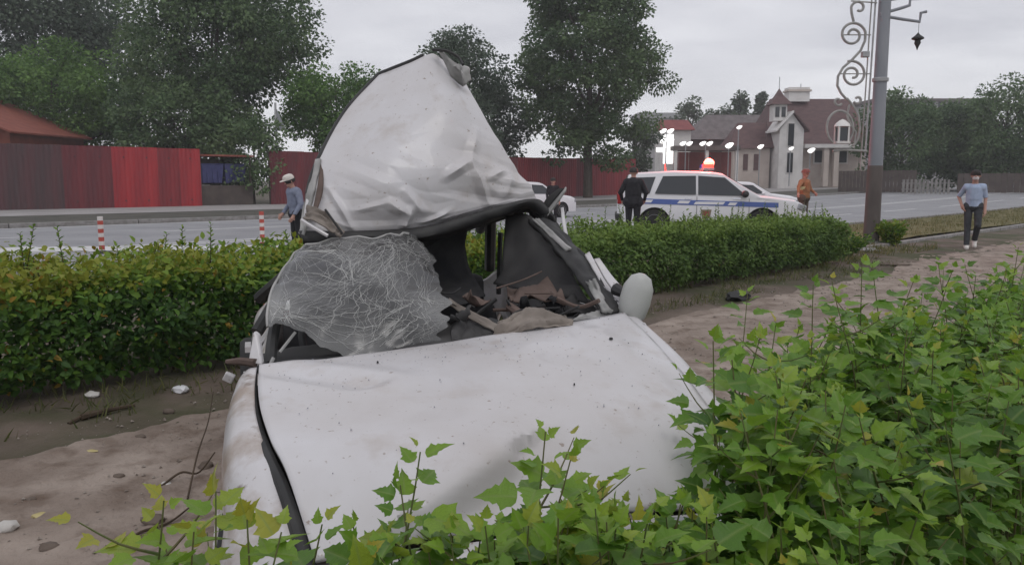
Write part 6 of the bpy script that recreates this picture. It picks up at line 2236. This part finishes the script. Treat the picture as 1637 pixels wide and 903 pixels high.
def shrub(name, label, spots, seed, tint, leaf=(0.042, 0.074), max_leaf_objs=100):
    """spots: (x, y, top z, spread) one per shoot"""
    rng = np.random.default_rng(seed)
    rnd = random.Random(seed)
    cx = sum(s[0] for s in spots) / len(spots); cy = sum(s[1] for s in spots) / len(spots)
    r = thing(name, label, 'shrub', (cx, cy, 0))
    P, D, U, S, T = [], [], [], [], []
    mst = MB()
    for (x, y, zt, spread) in spots:
        az = rnd.uniform(0, 6.28)
        lx, ly = rnd.uniform(-spread, spread), rnd.uniform(-spread, spread)
        base = Vector((x - lx * 1.3, y - ly * 1.3, -0.02))
        tip = Vector((x, y, zt))
        mid = base.lerp(tip, 0.6) + Vector((rnd.uniform(-.09, .09), rnd.uniform(-.09, .09), 0.03))
        c = spline([base, mid, tip], 12)
        mst.tube(c, [0.0038 * (1 - 0.8 * i / 12) + 0.0006 for i in range(13)], 5, False)
        tn = rnd.uniform(*tint)
        shoots_ = [(c, 0.80, 0.024, 1.0)]
        for b_ in range(3 if spread > 0.06 else 2):                       # side twigs
            t0 = rnd.uniform(0.45, 0.88)
            p0 = curve_at(c, t0)
            a_ = rnd.uniform(0, 6.28)
            e_ = p0 + Vector((math.cos(a_) * rnd.uniform(.08, .16), math.sin(a_) * rnd.uniform(.08, .16), rnd.uniform(.03, .12)))
            if e_.z > zt - 0.015:
                e_.z = zt - rnd.uniform(0.015, 0.05)
            cc = spline([p0, p0.lerp(e_, .5) + Vector((0, 0, -.01)), e_], 4)
            mst.tube(cc, [0.0028, 0.0024, 0.002, 0.0015, 0.001], 4, False)
            shoots_.append((cc, 0.9, 0.026, 0.85))
        for (cv, frac, step, ks) in shoots_:
            L = sum((cv[q_ + 1] - cv[q_]).length for q_ in range(len(cv) - 1))
            k = max(3, int(L * frac / step))
            for i in range(k):
                t = 1.0 - frac * i / max(k - 1, 1)
                p = curve_at(cv, t)
                th = az + i * 2.4
                age = (1 - t) * L / 0.9
                ax = (curve_at(cv, min(1, t + .03)) - curve_at(cv, t - .03)).normalized()
                h = Vector((math.cos(th), math.sin(th), 0))
                d = h * (0.35 + min(1, age * 6) * 0.75) + ax * (0.75 - min(0.75, age * 2.6)) + Vector((0, 0, -0.22 * min(1, age * 3)))
                d += Vector((rnd.uniform(-.25, .25), rnd.uniform(-.25, .25), rnd.uniform(-.25, .25)))
                d.normalize()
                pet = 0.012 + 0.03 * min(1, age * 5)
                sz = (leaf[0] * .6 + (leaf[1] - leaf[0] * .6) * min(1, age * 6 + .1) ** .8) * rnd.uniform(.5, 1.2) * ks
                b = p + d * pet
                P.append(b); D.append(d); U.append(Vector((rnd.uniform(-.5, .5), rnd.uniform(-.5, .5) - .25, 1)) + h * .3); S.append(sz)
                T.append(min(1, max(0, tn + 0.30 * max(0, 0.12 - age) / 0.12 + rnd.gauss(0, .13))))
    # side sprays fill the shrub's body
    P = np.array([tuple(p) for p in P]); D = np.array([tuple(p) for p in D]); U = np.array([tuple(p) for p in U]); S = np.array(S); T = np.array(T)
    # the largest leaves in view become parts of their own
    score = np.zeros(len(P))
    for i, p in enumerate(P):
        q = proj(p)
        if q and -20 < q[0] < CW + 20 and -20 < q[1] < CH + 20:
            score[i] = S[i] / max(p[1], 0.3) * (1.4 if p[2] > 0.75 else 0.5)
    pick = np.argsort(-score)[:max_leaf_objs]
    pick = [i for i in pick if score[i] > 0]
    Rm = rot_from(D, U)
    tv, tf = leaf_template('lobed')
    for i in pick:
        tb = int(T[i] * 7.99)
        if tb not in LT_MESH:
            me = bpy.data.meshes.new('leaf'); me.from_pydata([tuple(v) for v in tv], [], tf); me.update()
            a = me.attributes.new('tint', 'FLOAT', 'POINT'); a.data.foreach_set('value', np.full(len(tv), (tb + .5) / 8, np.float32))
            rb_ = me.attributes.new('rib', 'FLOAT', 'POINT'); rb_.data.foreach_set('value', (1 - np.minimum(1, np.abs(tv[:, 0]) / 0.45)).astype(np.float32))
            me.materials.append(MATS['shrub_leaf']); me.shade_flat(); LT_MESH[tb] = me
        o = bpy.data.objects.new('leaf', LT_MESH[tb]); COL.objects.link(o); o.parent = r
        M = Matrix(Rm[i].tolist()).to_4x4()
        M = Matrix.Translation(Vector(P[i]) - Vector((cx, cy, 0))) @ M @ Matrix.Scale(float(S[i]), 4)
        o.matrix_local = M
    rest = np.setdiff1d(np.arange(len(P)), pick)
    me = leaves_mesh('foliage', 'lobed', P[rest], D[rest], U[rest], S[rest], T[rest]); me.shade_flat()
    o = link('foliage', me, 'shrub_leaf', r, world=True); o['kind'] = 'stuff'
    mst.build('stems', 'green_stem', r, world=True)['kind'] = 'stuff'
    return r


def top_for(s, n):
    """height of the near hedge along its run"""
    if s < 0.45:
        b = 0.68
    elif s < 1.2:
        b = 0.80 + 0.04 * (s - 0.45) / 0.75
    elif s < 1.6:
        b = 0.84 + 0.14 * (s - 1.2) / 0.4
    else:
        b = 0.98 - 0.03 * min(1, max(0, (s - 2.2) / 1.5))
    return b


rs = random.Random(21)
spots_nose, spots_right, spots_left = [], [], []
s_ = 0.25
while s_ < 8.2:
    for k in range(7 if s_ < 4 else 5):
        ss_, nn_ = s_ + rs.uniform(0, 0.1), rs.uniform(0.5, 1.36 if s_ > 1.4 else 1.15)
        p = sn(ss_, nn_)
        if car_block(p) or p.y < 0.55:
            continue
        zt = top_for(ss_, nn_) + rs.uniform(-0.16, 0.05) + (0.10 if rs.random() < 0.10 else 0)
        q = proj((p.x, p.y, zt))
        if q and q[0] < 1170 and q[1] < 850:
            zt = at(q[0], 850 + rs.uniform(0, 40), p.y).z
        if ss_ < 1.45:
            spots_nose.append((p.x, p.y, zt, 0.10))
        else:
            spots_right.append((p.x, p.y, zt, 0.10))
    s_ += 0.1


def tip(px, py, Y):
    q = at(px, py, Y)
    return (q.x, q.y, q.z, 0.05)


spots_nose += [tip(672, 722, 1.32), tip(640, 775, 1.3), tip(872, 690, 1.45), tip(912, 735, 1.42), tip(950, 800, 1.4), tip(515, 838, 1.2), tip(565, 842, 1.22), tip(770, 848, 1.3), tip(845, 840, 1.35), tip(1000, 810, 1.5), tip(450, 850, 1.15), tip(720, 850, 1.25)]
for k in range(16):
    px_ = rs.uniform(560, 1040)
    spots_nose.append(tip(px_, 872 - (px_ - 630) * 0.15 + rs.uniform(-14, 26), rs.uniform(1.2, 1.45)))
spots_left += [tip(262, 800, 1.22), tip(345, 785, 1.28), tip(310, 850, 1.2), tip(395, 830, 1.2)]
for k in range(16):
    spots_right.append(tip(rs.uniform(1175, 1290), rs.uniform(575, 760), rs.uniform(1.5, 1.75)))
for k in range(22):
    px_ = rs.uniform(860, 1140)
    spots_nose.append(tip(px_, 850 - 45 * (px_ - 860) / 280 + rs.uniform(-15, 40), rs.uniform(1.25, 1.5)))
spots_right += [tip(1140, 545, 1.7), tip(1170, 575, 1.72), tip(1140, 660, 1.62), tip(1150, 740, 1.6), tip(1195, 470, 3.0), tip(1300, 455, 2.6), tip(1330, 450, 2.5), tip(1378, 420, 2.7), tip(1395, 425, 2.75), tip(1500, 420, 3.4), tip(1460, 450, 3.0), tip(1560, 440, 3.6), tip(1628, 395, 3.9), tip(1610, 430, 3.6), tip(1240, 520, 2.2), tip(1215, 540, 2.0)]
shrub('ninebark_shrub', 'yellow tinged leafy shrub in front of the wreck nose', spots_nose, 31, (0.28, 0.62), max_leaf_objs=110)
shrub('ninebark_shrub', 'tall dense green shrub filling the lower right corner', spots_right, 32, (0.12, 0.6), max_leaf_objs=150)
shrub('ninebark_shrub', 'sparse young shoots beside the muddy front fender', spots_left, 33, (0.5, 0.8), max_leaf_objs=40)

# ------------------------------------------------------------------ debris
def gnd(px, py):
    lo, hi = 0.5, 200
    for _ in range(50):
        Y = (lo + hi) / 2
        q = at(px, py, Y)
        s1, n1 = to_sn(q.x, q.y)
        if q.z > ground_z(q.x, q.y, s1, n1):
            lo = Y
        else:
            hi = Y
    return at(px, py, lo)


def lump(name, label, cat, px, py, dims, mat, seed, group=None, rz=0.0, sharp=False):
    c = gnd(px, py)
    bm = bmesh.new()
    bmesh.ops.create_icosphere(bm, subdivisions=2, radius=1.0)
    for v in bm.verts:
        k = 1 + 0.38 * noise.noise(v.co * 1.6 + Vector((seed, seed * 2, 0)))
        v.co = Vector((v.co.x * dims[0] * k, v.co.y * dims[1] * k, v.co.z * dims[2] * k + dims[2] * .6))
    me = bpy.data.meshes.new(name); bm.to_mesh(me); bm.free()
    o = link(name, me, mat, None, not sharp)
    o.location = c; o.rotation_euler = (0, 0, rz)
    return tag(o, label, cat, group)


lump('stone', 'white stone on the bare earth at the left picture edge', 'stone', 12, 848, (.05, .04, .03), 'stone_pale', 1)
lump('stone', 'pale stone under the hedge, nearest the left picture edge', 'stone', 148, 634, (.05, .04, .025), 'stone_pale', 2)
lump('crumpled_paper', 'crumpled white paper under the hedge near the wreck', 'litter', 289, 626, (.06, .05, .03), 'mark_white', 3)
lump('litter_scrap', 'small yellow scrap lying near the white stone', 'litter', 64, 826, (.035, .03, .012), 'rubbish_yellow', 4)
lump('litter_scrap', 'pale flat scrap in the middle of the bare earth', 'litter', 143, 722, (.05, .02, .008), 'rubbish_yellow', 5)
lump('litter_scrap', 'small pale scrap beside the bent twig', 'litter', 266, 775, (.03, .025, .01), 'stone_pale', 6)
for i, (px_, py_, d, lb) in enumerate(((190, 763, (.03, .02, .014), 'dark clod of earth in the middle of the dirt'), (245, 838, (.055, .035, .028), 'large dark clod beside the furrow'), (80, 880, (.045, .03, .024), 'dark clod at the bottom left corner'),
                                       (225, 700, (.03, .02, .016), 'dark clod close to the hedge edge'), (330, 750, (.04, .035, .03), 'dark clod touching the muddy fender side'), (50, 800, (.025, .018, .012), 'small dark clod above the white stone'), (270, 660, (.04, .02, .02), 'dark clod by the broken sticks'))):
    lump('earth_clod', lb, 'clod', px_, py_, d, 'soil_clod', 20 + i, 'clods of earth on the path')
lump('plastic_debris', 'black broken plastic piece on the dirt right of the mirror', 'debris', 1180, 478, (.20, .12, .07), 'black_plastic', 9, rz=.6, sharp=True)
lump('plastic_debris', 'black debris lying on the ground left of the lamp pole', 'debris', 1340, 368, (.35, .15, .06), 'black_plastic', 10, rz=.4, sharp=True)
lump('rubble_piece', 'pale flat rubble piece at the foot of the lamp pole', 'rubble', 1385, 402, (.28, .15, .05), 'old_concrete', 11)
lump('earth_clod', 'dark sod on the dirt right of the black plastic piece', 'clod', 1430, 425, (.25, .12, .05), 'soil_clod', 12, 'clods of earth on the path')


def stick(label, pts, r, mat='twig', name='stick'):
    P = [gnd(a, b) + Vector((0, 0, z)) for a, b, z in pts]
    base = P[0].copy()
    m = MB(); m.tube(spline([p - base for p in P], 16), [r * (1 - .5 * i / 16) for i in range(17)], 6)
    o = m.build(name, mat, None, True)
    o.location = base
    return tag(o, label, 'stick')


stick('dark broken stick lying along the path edge below the hedge', [(130, 672, .02), (175, 662, .03), (216, 652, .02)], .02)
stick('short dark stick lying beside the longer one', [(110, 680, .01), (140, 668, .03), (170, 660, .02)], .014)
stick('long thin bent twig leaning by the muddy fender', [(300, 800, .01), (318, 760, .12), (335, 718, .16), (344, 690, .25)], .005)
stick('dark curved twig touching the fender side', [(258, 780, .01), (290, 770, .05), (318, 764, .03), (345, 752, .1)], .007)
stick('thin twig stretched over the bottom furrow', [(190, 890, .01), (220, 860, .02), (270, 842, .02), (310, 815, .03)], .008)

# grit and crumbs of earth strewn over the path
rg_ = np.random.default_rng(91)
mg = MB()
V_, F_ = [], []
k = 0
while k < 5200:
    if k % 3:
        s1, n1 = rg_.uniform(-4.5, 3.0), rg_.uniform(1.6, 5.4)
    else:
        s1, n1 = rg_.uniform(3.0, 16.0), rg_.uniform(1.7, 5.6)
    k += 1
    p = UD * s1 + ND * n1
    if car_block(p) or noise.noise(Vector((s1 * 1.3, n1 * 1.7, 4))) < -0.15:
        continue
    e = 0.004 + 0.011 * rg_.random() ** 3 + (0.006 if s1 > 4 else 0)
    z0 = ground_z(p.x, p.y, s1, n1) + 0.010 + e * 0.3
    b = len(V_)
    for sx, sy, sz in ((1, 0, 0), (-.6, .8, 0), (-.5, -.9, 0), (0, 0, 1), (0, 0, -.8)):
        V_.append((p.x + e * (sx + rg_.uniform(-.3, .3)), p.y + e * (sy + rg_.uniform(-.3, .3)), z0 + e * .7 * (sz + rg_.uniform(-.2, .2))))
    F_ += [(b, b + 1, b + 3), (b + 1, b + 2, b + 3), (b + 2, b, b + 3), (b + 1, b, b + 4), (b + 2, b + 1, b + 4), (b, b + 2, b + 4)]
mg.add(V_, F_)
tag(mg.build('gravel', noisy('grit', (0.13, 0.10, 0.08), (0.38, 0.34, 0.30), 31, 0.95, lo=0.3, hi=0.7)), 'fine grit and earth crumbs scattered over the path', 'gravel', kind='stuff')

# ------------------------------------------------------------------ damp evening air
m = MB(); m.box((0, 165, 13.5), (700, 620, 30))
hz = m.mesh('haze')
hm = bpy.data.materials.new('haze'); hm.use_nodes = True
ht = hm.node_tree; ht.nodes.clear()
ho = ht.nodes.new('ShaderNodeOutputMaterial'); hv = ht.nodes.new('ShaderNodeVolumePrincipled')
hv.inputs['Color'].default_value = (0.93, 0.94, 0.97, 1); hv.inputs['Density'].default_value = 0.0011
ht.links.new(hv.outputs[0], ho.inputs['Volume'])
hzo = link('haze', hz, hm); tag(hzo, 'thin grey evening haze over the whole street', 'haze', kind='stuff')
